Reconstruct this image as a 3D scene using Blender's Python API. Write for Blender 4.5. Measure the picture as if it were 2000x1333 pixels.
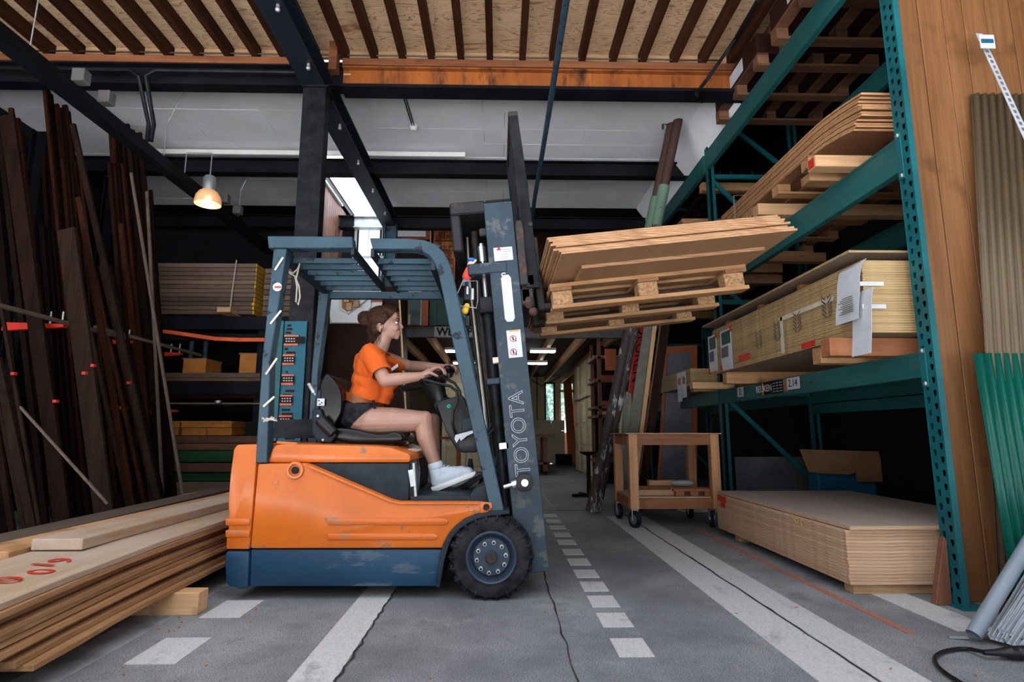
import bpy, bmesh, math, random
from mathutils import Vector, Matrix, Euler
random.seed(7)
S = bpy.context.scene
COL = S.collection
for o in list(bpy.data.objects): bpy.data.objects.remove(o)

# ---------------------------------------------------------------- camera
FPX, PITCH, YAW, CH = 1117.0, math.radians(9.1), math.radians(1.27), 0.90
cam_d = bpy.data.cameras.new('camera'); cam = bpy.data.objects.new('camera', cam_d); COL.objects.link(cam)
cam_d.sensor_width = 36.0; cam_d.lens = FPX / 2000 * 36
cam_d.clip_end = 200
cam.location = (0, 0, CH)
cam.rotation_euler = (math.radians(90) + PITCH, 0, -YAW)
cam_d.dof.use_dof = True; cam_d.dof.focus_distance = 3.5; cam_d.dof.aperture_fstop = 3.5
S.camera = cam

# ---------------------------------------------------------------- world and light
W = bpy.data.worlds.new('overcast_sky'); S.world = W; W.use_nodes = True
wn = W.node_tree.nodes; wn.clear()
bg = wn.new('ShaderNodeBackground'); wo = wn.new('ShaderNodeOutputWorld')
gr = wn.new('ShaderNodeTexGradient'); tc = wn.new('ShaderNodeTexCoord'); sep = wn.new('ShaderNodeSeparateXYZ'); cr = wn.new('ShaderNodeValToRGB')
W.node_tree.links.new(tc.outputs['Generated'], sep.inputs[0]); W.node_tree.links.new(sep.outputs['Z'], cr.inputs[0])
cr.color_ramp.elements[0].position = 0.0; cr.color_ramp.elements[0].color = (0.50, 0.53, 0.56, 1)
cr.color_ramp.elements[1].position = 0.9; cr.color_ramp.elements[1].color = (1.42, 1.48, 1.58, 1)
W.node_tree.links.new(cr.outputs[0], bg.inputs['Color']); W.node_tree.links.new(bg.outputs[0], wo.inputs[0])
bg.inputs['Strength'].default_value = 1.65
def area(name, loc, rot, sx, sy, power, color=(1, 1, 1)):
    l = bpy.data.lights.new(name, 'AREA'); l.shape = 'RECTANGLE'; l.size = sx; l.size_y = sy; l.energy = power; l.color = color
    o = bpy.data.objects.new(name, l); COL.objects.link(o); o.location = loc; o.rotation_euler = rot
    return o
sun_d = bpy.data.lights.new('hazy_sun', 'SUN'); sun_d.energy = 42.0; sun_d.angle = math.radians(3); sun_d.color = (0.95, 0.97, 1.0)
sun = bpy.data.objects.new('hazy_sun', sun_d); COL.objects.link(sun); sun.location = (-2, -6, 8)
sun.rotation_euler = (math.radians(-27), 0, math.radians(-10))   # high sun behind the building: it lights the yard, the interior gets the bounce
vs = S.view_settings
vs.view_transform = 'Standard'; vs.look = 'None'; vs.exposure = 0.42; vs.gamma = 1.0; vs.use_curve_mapping = False

# ---------------------------------------------------------------- pixel to place helpers
_F = Vector((math.sin(YAW)*math.cos(PITCH), math.cos(YAW)*math.cos(PITCH), math.sin(PITCH)))
_R = Vector((math.cos(YAW), -math.sin(YAW), 0)); _U = _R.cross(_F)
def _ray(x, y): return _F + _R*((x-1000)/FPX) - _U*((y-666.5)/FPX)
def at(x, y, Y):
    r = _ray(x, y); return Vector((0, 0, CH)) + r*(Y/r.y)
def XZ(x, y, Y):
    p = at(x, y, Y); return (p.x, p.z)
def gz(x, y, z=0.0):
    r = _ray(x, y); return Vector((0, 0, CH)) + r*((z-CH)/r.z)

# ---------------------------------------------------------------- mesh builder
class B:
    def __init__(s): s.v = []; s.f = []
    def add(s, vs_, fs):
        n = len(s.v); s.v += [Vector(v) for v in vs_]; s.f += [tuple(i+n for i in f) for f in fs]; return s
    def box(s, x0, x1, y0, y1, z0, z1):
        v = [(x, y, z) for z in (z0, z1) for y in (y0, y1) for x in (x0, x1)]
        return s.add(v, [(0,2,3,1),(4,5,7,6),(0,1,5,4),(2,6,7,3),(0,4,6,2),(1,3,7,5)])
    def bar(s, p0, p1, w, h, up=(0,0,1), w1=None, h1=None):
        p0 = Vector(p0); p1 = Vector(p1); d = (p1-p0).normalized(); up = Vector(up)
        side = d.cross(up)
        if side.length < 1e-4: side = d.cross(Vector((0,1,0)))
        side.normalize(); u = side.cross(d).normalized()
        w1 = w if w1 is None else w1; h1 = h if h1 is None else h1
        v = [p + side*(a*ww/2) + u*(b*hh/2) for p, ww, hh in ((p0,w,h),(p1,w1,h1)) for b in (-1,1) for a in (-1,1)]
        return s.add(v, [(0,2,3,1),(4,5,7,6),(0,1,5,4),(2,6,7,3),(0,4,6,2),(1,3,7,5)])
    def prism(s, pts, a, b, axis='y'):
        n = len(pts)
        def m(p, t):
            if axis == 'y': return (p[0], t, p[1])
            if axis == 'x': return (t, p[0], p[1])
            return (p[0], p[1], t)
        v = [m(p, a) for p in pts] + [m(p, b) for p in pts]
        return s.add(v, [tuple(range(n)), tuple(range(2*n-1, n-1, -1))] + [(i, i+n, (i+1)%n+n, (i+1)%n) for i in range(n)])
    def tube(s, pts, r, n=10, caps=True, closed=False, flat=None):
        pts = [Vector(p) for p in pts]; m = len(pts)
        if not hasattr(r, '__len__'): r = [r]*m
        rings = []; prev = None
        for i, p in enumerate(pts):
            a = pts[i-1] if (i > 0 or closed) else p; b = pts[(i+1) % m] if (i < m-1 or closed) else p
            d = (b-a).normalized()
            if prev is None:
                q = Vector((0,0,1)) if abs(d.z) < 0.9 else Vector((1,0,0))
                prev = d.cross(q).normalized()
            u = (prev - d*prev.dot(d)).normalized(); prev = u; w = d.cross(u)
            fl = flat or 1
            rings.append([p + u*(r[i]*math.cos(2*math.pi*k/n)) + w*(r[i]*fl*math.sin(2*math.pi*k/n)) for k in range(n)])
        v = [q for rr in rings for q in rr]; f = []
        for i in range(m if closed else m-1):
            j = (i+1) % m
            for k in range(n):
                f.append((i*n+k, j*n+k, j*n+(k+1)%n, i*n+(k+1)%n))
        if caps and not closed:
            f.append(tuple(range(n))); f.append(tuple((m-1)*n+k for k in range(n)))
        return s.add(v, f)
    def cyl(s, p0, p1, r, r1=None, n=16): return s.tube([p0, p1], [r, r if r1 is None else r1], n)
    def lathe(s, prof, o, d, n=32, closed=True):
        # prof: (radius, distance along d)
        o = Vector(o); d = Vector(d).normalized(); q = Vector((0,0,1)) if abs(d.z) < 0.9 else Vector((1,0,0))
        u = d.cross(q).normalized(); w = d.cross(u); m = len(prof)
        v = [o + d*h + u*(r*math.cos(2*math.pi*k/n)) + w*(r*math.sin(2*math.pi*k/n)) for r, h in prof for k in range(n)]
        f = []
        for i in range(m if closed else m-1):
            j = (i+1) % m
            for k in range(n): f.append((i*n+k, j*n+k, j*n+(k+1)%n, i*n+(k+1)%n))
        return s.add(v, f)
    def ell(s, c, r, n=16, rot=None):
        c = Vector(c); r = (r, r, r) if not hasattr(r, '__len__') else r; m = n//2
        v = [Vector((0,0,r[2]))]
        for i in range(1, m):
            t = math.pi*i/m
            for k in range(n):
                a = 2*math.pi*k/n; v.append(Vector((r[0]*math.sin(t)*math.cos(a), r[1]*math.sin(t)*math.sin(a), r[2]*math.cos(t))))
        v.append(Vector((0,0,-r[2])))
        if rot is not None: v = [rot @ q for q in v]
        v = [c+q for q in v]; f = []
        for k in range(n): f.append((0, 1+k, 1+(k+1)%n))
        for i in range(m-2):
            for k in range(n): f.append((1+i*n+k, 1+(i+1)*n+k, 1+(i+1)*n+(k+1)%n, 1+i*n+(k+1)%n))
        for k in range(n): f.append((len(v)-1, 1+(m-2)*n+(k+1)%n, 1+(m-2)*n+k))
        return s.add(v, f)
    def cap(s, a, b, ra, rb, n=14):   # rounded tapered capsule
        a = Vector(a); b = Vector(b); d = (b-a).normalized(); pts = []; rr = []
        for t in (-1, -.87, -.5): pts.append(a + d*(ra*t)); rr.append(max(ra*math.sqrt(max(0, 1-t*t)), ra*.05))
        pts += [a, b]; rr += [ra, rb]
        for t in (.5, .87, 1): pts.append(b + d*(rb*t)); rr.append(max(rb*math.sqrt(max(0, 1-t*t)), rb*.05))
        return s.tube(pts, rr, n)
    def ibeam(s, p0, p1, w, h, t=.012, up=(0,0,1)):
        p0 = Vector(p0); p1 = Vector(p1); upv = Vector(up)
        s.bar(p0+upv*(h/2-t/2), p1+upv*(h/2-t/2), w, t, up); s.bar(p0-upv*(h/2-t/2), p1-upv*(h/2-t/2), w, t, up)
        return s.bar(p0, p1, t, h-2*t, up)
    def xf(s, M):
        s.v = [M @ v for v in s.v]; return s

def root_loc(o):
    while o.parent: o = o.parent
    return o.location.copy()
def obj(name, b, m, parent=None, bev=0, smooth=False, seg=1, loc=None, label=None, cat=None, group=None, kind=None, bake=None):
    me = bpy.data.meshes.new(name)
    L = root_loc(parent) if parent else None
    if L is None:
        if loc is None:
            xs = [v.x for v in b.v]; ys = [v.y for v in b.v]; zs = [v.z for v in b.v]
            L = Vector(((min(xs)+max(xs))/2, (min(ys)+max(ys))/2, min(zs)))
        else: L = Vector(loc)
    me.from_pydata([v-L for v in b.v], [], b.f)
    bm = bmesh.new(); bm.from_mesh(me)
    bmesh.ops.recalc_face_normals(bm, faces=bm.faces)
    if bev > 0:
        es = [e for e in bm.edges if len(e.link_faces) == 2 and e.calc_face_angle(0) > .5]
        bmesh.ops.bevel(bm, geom=es, offset=bev, segments=seg, affect='EDGES', profile=.5, clamp_overlap=True)
    if smooth:
        for f in bm.faces: f.smooth = True
        for e in bm.edges:
            if len(e.link_faces) == 2: e.smooth = e.calc_face_angle(0) < .65
    bm.to_mesh(me); bm.free()
    if m: me.materials.append(m)
    o = bpy.data.objects.new(name, me); COL.objects.link(o)
    if parent: o.parent = parent
    else: o.location = L
    if label: o['label'] = label
    if cat: o['category'] = cat
    if group: o['group'] = group
    if kind: o['kind'] = kind
    return o
def thing(name, loc, label, cat, group=None):
    o = bpy.data.objects.new(name, None); COL.objects.link(o); o.location = loc; o.empty_display_size = .1
    o['label'] = label; o['category'] = cat
    if group: o['group'] = group
    return o
def baked(o, vox=None, smooth=0, sub=0):
    if vox:
        md = o.modifiers.new('r', 'REMESH'); md.mode = 'VOXEL'; md.voxel_size = vox; md.use_smooth_shade = True
    if smooth:
        md = o.modifiers.new('s', 'SMOOTH'); md.factor = .5; md.iterations = smooth
    bpy.context.view_layer.update()
    dg = bpy.context.evaluated_depsgraph_get()
    me = bpy.data.meshes.new_from_object(o.evaluated_get(dg)); o.modifiers.clear()
    mats = list(o.data.materials); o.data = me
    me.materials.clear()
    for m in mats: me.materials.append(m)
    for p in me.polygons: p.use_smooth = True
    return o
def text(name, s, loc, size, mat, parent, xdir=(1,0,0), ydir=(0,0,1), ext=.0008, outline=0, align='CENTER', label=None, sx=1, bold=0):
    cu = bpy.data.curves.new(name, 'FONT'); cu.body = s; cu.size = size; cu.align_x = align; cu.align_y = 'CENTER'; cu.extrude = ext
    if outline: cu.fill_mode = 'NONE'; cu.extrude = 0; cu.bevel_depth = outline; cu.bevel_resolution = 0
    cu.resolution_u = 3; cu.offset = bold
    t = bpy.data.objects.new(name, cu); COL.objects.link(t)
    bpy.context.view_layer.update()
    me = bpy.data.meshes.new_from_object(t.evaluated_get(bpy.context.evaluated_depsgraph_get()))
    bpy.data.objects.remove(t)
    X = Vector(xdir).normalized(); Y = Vector(ydir).normalized(); Z = X.cross(Y)
    M = Matrix((X*sx, Y, Z)).transposed().to_4x4(); M.translation = Vector(loc) - (root_loc(parent) if parent else Vector())
    me.transform(M); me.materials.clear(); me.materials.append(mat); me.name = name
    o = bpy.data.objects.new(name, me); COL.objects.link(o)
    if parent: o.parent = parent
    if label: o['label'] = label
    return o

ORD = 'lowest second third fourth fifth sixth seventh eighth ninth tenth eleventh twelfth thirteenth fourteenth fifteenth sixteenth seventeenth eighteenth nineteenth twentieth'.split()
def nth(i):
    return ORD[i] if 0 < i < 20 else 'first' if i == 0 else ORD[(i % 10)] + ' after the twentieth'
# ---------------------------------------------------------------- materials
def _new(name):
    m = bpy.data.materials.new(name); m.use_nodes = True; nt = m.node_tree
    return m, nt, nt.nodes['Principled BSDF']
def N(nt, t, **k):
    n = nt.nodes.new(t)
    for a, v in k.items(): setattr(n, a, v)
    return n
def noise(nt, vec, scale, detail=4, rough=.6):
    n = N(nt, 'ShaderNodeTexNoise'); n.inputs['Scale'].default_value = scale; n.inputs['Detail'].default_value = detail; n.inputs['Roughness'].default_value = rough
    if vec: nt.links.new(vec, n.inputs['Vector'])
    return n.outputs['Fac']
def ramp(nt, fac, stops):
    r = N(nt, 'ShaderNodeValToRGB'); el = r.color_ramp.elements
    while len(el) < len(stops): el.new(.5)
    for e, (p, c) in zip(el, stops): e.position = p; e.color = (*c, 1) if len(c) == 3 else c
    nt.links.new(fac, r.inputs[0]); return r.outputs[0]
def mix(nt, fac, a, b, mode='MIX'):
    n = N(nt, 'ShaderNodeMixRGB', blend_type=mode)
    for i, v in ((0, fac), (1, a), (2, b)):
        if isinstance(v, (int, float)): n.inputs[i].default_value = v
        elif isinstance(v, tuple): n.inputs[i].default_value = (*v, 1)
        else: nt.links.new(v, n.inputs[i])
    return n.outputs[0]
def coord(nt, scale=(1,1,1), kind='Object'):
    t = N(nt, 'ShaderNodeTexCoord'); m = N(nt, 'ShaderNodeMapping'); m.inputs['Scale'].default_value = scale
    nt.links.new(t.outputs[kind], m.inputs['Vector']); return m.outputs[0]
def objrand(nt, a=.8, b=1.2):
    i = N(nt, 'ShaderNodeObjectInfo'); m = N(nt, 'ShaderNodeMapRange'); m.inputs['To Min'].default_value = a; m.inputs['To Max'].default_value = b
    nt.links.new(i.outputs['Random'], m.inputs['Value']); return m.outputs[0]
def bump(nt, p, h, s=.2, d=.01):
    b = N(nt, 'ShaderNodeBump'); b.inputs['Strength'].default_value = s; b.inputs['Distance'].default_value = d
    nt.links.new(h, b.inputs['Height']); nt.links.new(b.outputs[0], p.inputs['Normal'])
def plain(name, c, rough=.5, metal=0, var=.12, scale=8, bmp=.05):
    m, nt, p = _new(name); v = coord(nt)
    f = noise(nt, v, scale)
    c2 = tuple(x*(1-var*2) for x in c); c1 = tuple(min(1, x*(1+var)) for x in c)
    nt.links.new(ramp(nt, f, [(.3, c2), (.7, c1)]), p.inputs['Base Color'])
    p.inputs['Roughness'].default_value = rough; p.inputs['Metallic'].default_value = metal; p.inputs['Specular IOR Level'].default_value = .3 if max(c) > .05 else (.10 if rough > .4 else .3)
    if bmp: bump(nt, p, noise(nt, v, scale*8), bmp)
    return m
def worn(name, c, under, rough=.4, amount=.62, scale=6, c2=None, streak=(1,1,1), metal=0, coat=0, sharp=.03):
    m, nt, p = _new(name); v = coord(nt, streak)
    base = ramp(nt, noise(nt, v, 2.5, 5), [(.3, tuple(x*.78 for x in c)), (.7, c2 or tuple(min(1, x*1.12) for x in c))])
    sc = noise(nt, v, scale, 9, .72)
    msk = ramp(nt, sc, [(amount, (0,0,0)), (amount+sharp, (1,1,1))])
    col = mix(nt, msk, base, under)
    nt.links.new(col, p.inputs['Base Color']); p.inputs['Metallic'].default_value = metal
    rr = mix(nt, msk, (rough,)*3, (.75,)*3); nt.links.new(rr, p.inputs['Roughness'])
    p.inputs['Specular IOR Level'].default_value = .28
    if coat: p.inputs['Coat Weight'].default_value = coat; p.inputs['Coat Roughness'].default_value = .15
    bump(nt, p, mix(nt, .5, noise(nt, v, 14), msk), .12, .004)
    return m
def wood(name, c1, c2, axis='x', rough=.65, grain=26, rnd=(.8, 1.2), stretch=.05, dust=None, spec=.3):
    m, nt, p = _new(name)
    sc = {'x': (stretch,1,1), 'y': (1,stretch,1), 'z': (1,1,stretch)}[axis]
    i = N(nt, 'ShaderNodeObjectInfo'); t = N(nt, 'ShaderNodeTexCoord'); ad = N(nt, 'ShaderNodeVectorMath', operation='ADD'); mp = N(nt, 'ShaderNodeMapping')
    sh = N(nt, 'ShaderNodeVectorMath', operation='SCALE'); cx = N(nt, 'ShaderNodeCombineXYZ')
    for k in range(3): nt.links.new(i.outputs['Random'], cx.inputs[k])
    nt.links.new(cx.outputs[0], sh.inputs[0]); sh.inputs['Scale'].default_value = 37.0
    nt.links.new(t.outputs['Object'], ad.inputs[0]); nt.links.new(sh.outputs[0], ad.inputs[1]); nt.links.new(ad.outputs[0], mp.inputs['Vector']); mp.inputs['Scale'].default_value = sc
    v = mp.outputs[0]
    a = noise(nt, v, grain, 6, .6); b = noise(nt, v, grain*5, 3, .5)
    col = ramp(nt, mix(nt, .35, a, b), [(.3, c1), (.52, tuple((x+y)/2 for x, y in zip(c1, c2))), (.72, c2)])
    kn = noise(nt, ad.outputs[0], 5, 2, .5)
    col = mix(nt, ramp(nt, kn, [(.62, (0,0,0)), (.75, (.55,.55,.55))]), col, tuple(x*.55 for x in c1))
    if dust: col = mix(nt, ramp(nt, noise(nt, ad.outputs[0], 1.7, 5, .6), [(.35, (0,0,0)), (.65, (.7,.7,.7))]), col, dust)
    r = objrand(nt, *rnd); col = mix(nt, 1.0, col, r, 'MULTIPLY')
    nt.links.new(col, p.inputs['Base Color']); p.inputs['Roughness'].default_value = rough; p.inputs['Specular IOR Level'].default_value = spec if max(c2) > .12 else .06
    bump(nt, p, a, .25, .003)
    return m
def ply(name, face, edge1, edge2, freq=520, rnd=(.88, 1.12), rough=.6):
    m, nt, p = _new(name)
    g = N(nt, 'ShaderNodeNewGeometry'); s = N(nt, 'ShaderNodeSeparateXYZ'); nt.links.new(g.outputs['Normal'], s.inputs[0])
    ab = N(nt, 'ShaderNodeMath', operation='ABSOLUTE'); nt.links.new(s.outputs['Z'], ab.inputs[0])
    gt = N(nt, 'ShaderNodeMath', operation='GREATER_THAN'); nt.links.new(ab.outputs[0], gt.inputs[0]); gt.inputs[1].default_value = .6
    v = coord(nt, (.25, .9, freq/20)); e = ramp(nt, noise(nt, v, 20, 4, .6), [(.38, edge1), (.6, edge2)])
    v2 = coord(nt, (1.2, .12, 1)); fc = ramp(nt, noise(nt, v2, 14, 6, .65), [(.3, tuple(x*.8 for x in face)), (.7, face)])
    col = mix(nt, gt.outputs[0], e, fc); col = mix(nt, 1.0, col, objrand(nt, *rnd), 'MULTIPLY')
    nt.links.new(col, p.inputs['Base Color']); p.inputs['Roughness'].default_value = rough; p.inputs['Specular IOR Level'].default_value = .3
    return m
def emit(name, c, s):
    m, nt, p = _new(name); p.inputs['Base Color'].default_value = (*c, 1); p.inputs['Emission Color'].default_value = (*c, 1); p.inputs['Emission Strength'].default_value = s
    return m
def glass(name, c=(.9,.95,.95), alpha=.25, rough=.05):
    m, nt, p = _new(name); p.inputs['Base Color'].default_value = (*c, 1); p.inputs['Roughness'].default_value = rough; p.inputs['Alpha'].default_value = alpha; p.inputs['Specular IOR Level'].default_value = .8
    return m

M = dict(
 orange=worn('orange_paint', (.56,.118,.011), (.24,.13,.08), .3, .605, 5, coat=.25, c2=(.62,.142,.016)),
 orange_worn=worn('orange_paint_scraped', (.55,.115,.011), (.30,.16,.10), .35, .555, 7, coat=.3, streak=(.35,1,1.6)),
 blue=worn('blue_grey_paint', (.008,.036,.080), (.055,.09,.125), .42, .57, 7, c2=(.014,.055,.112), streak=(.3,1,1.4)),
 guard=worn('guard_paint', (.020,.048,.070), (.010,.015,.022), .4, .585, 9, c2=(.032,.070,.098)),
 mast=worn('mast_paint', (.013,.027,.045), (.07,.08,.085), .42, .565, 8, c2=(.024,.045,.066)),
 dark_blue=worn('dark_blue_paint', (.010,.014,.022), (.035,.04,.045), .5, .62, 7),
 black_steel=plain('black_steel', (.014,.015,.018), .45, .3, .3, 10),
 steel_dark=plain('dark_beam_paint', (.007,.008,.011), .55, 0, .3, 3),
 rust=worn('rusty_beam', (.20,.05,.010), (.035,.014,.008), .75, .50, 3, c2=(.34,.10,.015), streak=(1.5,1,.4), sharp=.15),
 rusty=worn('rusted_steel', (.022,.020,.020), (.085,.038,.022), .6, .52, 12, sharp=.1),
 chrome=plain('bright_steel', (.55,.56,.58), .25, .9, .1, 10),
 zinc=plain('zinc', (.42,.44,.46), .4, .7, .15, 10),
 rubber=plain('tyre_rubber', (.022,.023,.026), .8, 0, .35, 14, .3),
 black_plastic=plain('black_plastic', (.008,.009,.010), .38, 0, .2, 10),
 grey_plastic=plain('grey_plastic', (.022,.030,.040), .45, 0, .2, 9),
 vinyl=plain('black_vinyl', (.0022,.0027,.0034), .27, 0, .2, 6),
 teal=worn('teal_rack_paint', (.004,.078,.092), (.09,.07,.05), .42, .66, 9, c2=(.008,.112,.128)),
 teal_dark=worn('green_rack_paint', (.006,.060,.064), (.07,.05,.04), .45, .62, 8, c2=(.018,.12,.12), streak=(1,.3,1)),
 teal_board=plain('petrol_board', (.006,.105,.16), .55, 0, .08, 3),
 white_panel=plain('white_ceiling_panel', (.80,.82,.85), .75, 0, .04, 2.2, .02),
 white=plain('white_paint', (.68,.68,.67), .55, 0, .05, 4),
 paper=plain('white_paper', (.50,.52,.56), .6, 0, .05, 9, .15),
 tape=plain('beige_tape', (.50,.45,.37), .6),
 cream=plain('cream_paint', (.58,.49,.30), .55, 0, .1, 2.5),
 cream_light=plain('pale_cream_paint', (.66,.60,.44), .5, 0, .1, 2.5),
 black=plain('black_paint', (.01,.01,.011), .6),
 night=plain('black_cladding', (.010,.011,.014), .5, 0, .2, 3),
 red=plain('red_paint', (.50,.025,.014), .45, 0, .08),
 strap=plain('orange_strap', (.85,.13,.04), .6),
 orange_box=plain('orange_box', (.46,.17,.03), .6, 0, .12),
 redbrown=plain('red_brown_paint', (.35,.085,.03), .5, 0, .12, 3),
 maroon=plain('dark_maroon_panel', (.022,.008,.006), .55, 0, .15, 3),
 green_door=plain('dark_green_paint', (.010,.06,.045), .45, 0, .15, 3),
 signgrey=plain('grey_beam_paint', (.12,.113,.115), .6),
 yellow_end=worn('yellow_painted_ends', (.58,.33,.03), (.14,.08,.03), .65, .55, 10, sharp=.06),
 card=plain('cardboard', (.28,.14,.07), .75, 0, .12, 4),
 blue_tarp=plain('blue_sheet', (.01,.13,.24), .5, 0, .2, 4, .3),
 kraft=plain('grey_wrapping', (.13,.13,.15), .5, 0, .2, 3, .3),
 pvc=plain('grey_pvc', (.19,.225,.27), .35, 0, .08, 5),
 alu=plain('grey_white_profile', (.46,.49,.54), .35, .1, .08, 5),
 skin=None,
)
M['joist'] = wood('dark_joist', (.012,.005,.003), (.060,.020,.009), 'y', .6, 18)
M['ledger'] = wood('red_brown_ledger', (.09,.028,.012), (.26,.09,.035), 'x', .6, 14)
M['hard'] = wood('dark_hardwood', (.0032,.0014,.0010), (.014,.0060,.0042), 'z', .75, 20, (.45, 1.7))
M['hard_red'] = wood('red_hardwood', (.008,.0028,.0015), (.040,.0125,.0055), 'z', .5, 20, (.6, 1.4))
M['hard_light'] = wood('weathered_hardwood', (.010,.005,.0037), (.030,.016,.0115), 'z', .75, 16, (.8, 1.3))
M['sawn'] = wood('sawn_timber', (.24,.105,.04), (.52,.30,.145), 'y', .7, 20, (.6, 1.3), .04)
M['sawn_top'] = wood('sawn_timber_dusty', (.27,.16,.09), (.45,.33,.22), 'y', .75, 14, (.85, 1.1), .05, dust=(.41,.345,.29))
M['sawn_dark'] = wood('dark_sawn_timber', (.07,.047,.036), (.15,.105,.08), 'y', .75, 18, (.8, 1.2), .05)
M['pine_x'] = wood('pine_x', (.36,.19,.085), (.60,.38,.21), 'x', .6, 16)
M['pine_y'] = wood('pine_y', (.50,.28,.12), (.78,.52,.28), 'y', .6, 16)
M['pine_z'] = wood('pine_z', (.50,.28,.12), (.76,.50,.27), 'z', .6, 16)
M['pallet'] = wood('pallet_board', (.21,.095,.038), (.48,.27,.125), 'x', .7, 14, (.75, 1.2))
M['pallet_y'] = wood('pallet_cross_board', (.15,.065,.028), (.34,.17,.08), 'y', .7, 14, (.7, 1.15))
M['chip'] = plain('chipboard_block', (.40,.23,.115), .8, 0, .3, 60, .3)
M['bench'] = wood('bench_timber_x', (.20,.068,.026), (.38,.155,.064), 'x', .5, 16, (.85, 1.1))
M['bench_z'] = wood('bench_timber_z', (.36,.16,.07), (.62,.32,.16), 'z', .5, 16, (.9, 1.1))
M['rackwood'] = wood('grey_brown_planks', (.07,.042,.030), (.19,.125,.092), 'x', .7, 16, (.6, 1.25))
M['shelfwood'] = wood('shelf_planks', (.045,.020,.011), (.16,.075,.04), 'x', .65, 14, (.6, 1.5))
M['greenplank'] = wood('green_stained_plank', (.008,.045,.02), (.03,.095,.045), 'x', .65, 10, (.8, 1.2))
M['larch'] = wood('reddish_plank_wall', (.12,.045,.014), (.26,.12,.048), 'z', .5, 12, (.88, 1.1), .05)
M['slat'] = wood('red_brown_slat', (.11,.042,.024), (.22,.09,.05), 'z', .6, 14, (.85, 1.15))
M['ply'] = ply('plywood_load', (.37,.19,.095), (.19,.085,.032), (.42,.245,.13), 420)
M['ply_rack'] = ply('plywood_rack', (.27,.12,.06), (.17,.07,.028), (.48,.26,.125), 520)
M['ply_pale'] = ply('pale_sheet', (.26,.18,.125), (.17,.10,.04), (.48,.335,.16), 620)
M['ply_floor'] = ply('mdf_like_ply', (.44,.36,.31), (.38,.21,.115), (.60,.39,.25), 380, (.9, 1.1))

def plywood_ceiling():
    m, nt, p = _new('plywood_ceiling'); v = coord(nt, (.45, 2.2, 1))
    w = N(nt, 'ShaderNodeTexNoise'); w.inputs['Scale'].default_value = 3.0; w.inputs['Detail'].default_value = 3; w.inputs['Distortion'].default_value = 2.2; nt.links.new(v, w.inputs['Vector'])
    f = w.outputs['Fac']
    col = ramp(nt, f, [(.30, (.30,.15,.07)), (.36, (.62,.41,.24)), (.44, (.72,.50,.31)), (.455, (.26,.12,.05)), (.475, (.70,.48,.30)), (.56, (.72,.51,.32)), (.572, (.28,.13,.055)), (.595, (.70,.48,.29)), (.8, (.60,.39,.22))])
    col = mix(nt, 1.0, col, ramp(nt, noise(nt, coord(nt), 1.3), [(.3, (.8,.78,.75)), (.7, (1,1,1))]), 'MULTIPLY')
    nt.links.new(col, p.inputs['Base Color']); p.inputs['Roughness'].default_value = .7
    return m
def floor_mat():
    m, nt, p = _new('worn_concrete_floor'); v = coord(nt)
    big = noise(nt, v, .9, 6, .62); mid = noise(nt, v, 5, 6, .7); fine = noise(nt, v, 160, 2, .6)
    col = ramp(nt, big, [(.30, (.075,.08,.088)), (.5, (.16,.167,.177)), (.70, (.25,.255,.262))])
    col = mix(nt, ramp(nt, mid, [(.34, (.8,.8,.8)), (.5, (0,0,0))]), col, (.115,.12,.13))
    col = mix(nt, ramp(nt, noise(nt, v, 2.3, 7, .75), [(.60, (0,0,0)), (.72, (.55,.55,.55))]), col, (.34,.34,.335))
    col = mix(nt, .8, col, ramp(nt, fine, [(.36, (.25,.25,.25)), (.64, (.82,.82,.82))]), 'OVERLAY')
    col = mix(nt, ramp(nt, noise(nt, v, 34, 3, .7), [(.60, (0,0,0)), (.70, (.6,.6,.6))]), col, (.07,.072,.078))
    nt.links.new(col, p.inputs['Base Color']); p.inputs['Roughness'].default_value = .72
    bump(nt, p, mix(nt, .5, fine, mid), .25, .004)
    return m
def lane_mat():
    m, nt, p = _new('worn_lane_paint'); v = coord(nt, (1, .6, 1), 'Object')
    a = noise(nt, v, 6, 9, .75); b = noise(nt, v, 120, 2, .6)
    col = mix(nt, ramp(nt, a, [(.56, (0,0,0)), (.68, (.85,.85,.85))]), (.42,.42,.425), (.22,.22,.225))
    col = mix(nt, .4, col, ramp(nt, b, [(.35, (.4,.4,.4)), (.6, (.7,.7,.7))]), 'OVERLAY')
    nt.links.new(col, p.inputs['Base Color']); p.inputs['Roughness'].default_value = .7
    return m
M['plyceil'] = plywood_ceiling(); M['floor'] = floor_mat(); M['lane'] = lane_mat()
M['lane_grey'] = plain('faded_grey_paint', (.30,.31,.33), .7, 0, .25, 7)
M['lane_red'] = worn('faded_red_line', (.42,.13,.085), (.16,.15,.15), .75, .52, 7, sharp=.1)
M['crack'] = plain('dark_joint_filler', (.03,.03,.032), .9)

M['yard'] = plain('pale_yard_paving', (.50,.49,.48), .8, 0, .08, 2)
m, nt, p = _new('opal_rooflight'); tr_ = N(nt, 'ShaderNodeBsdfTranslucent'); tr_.inputs['Color'].default_value = (.62,.66,.70,1)
nt.links.new(tr_.outputs[0], nt.nodes['Material Output'].inputs['Surface']); M['opal'] = m
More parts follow.
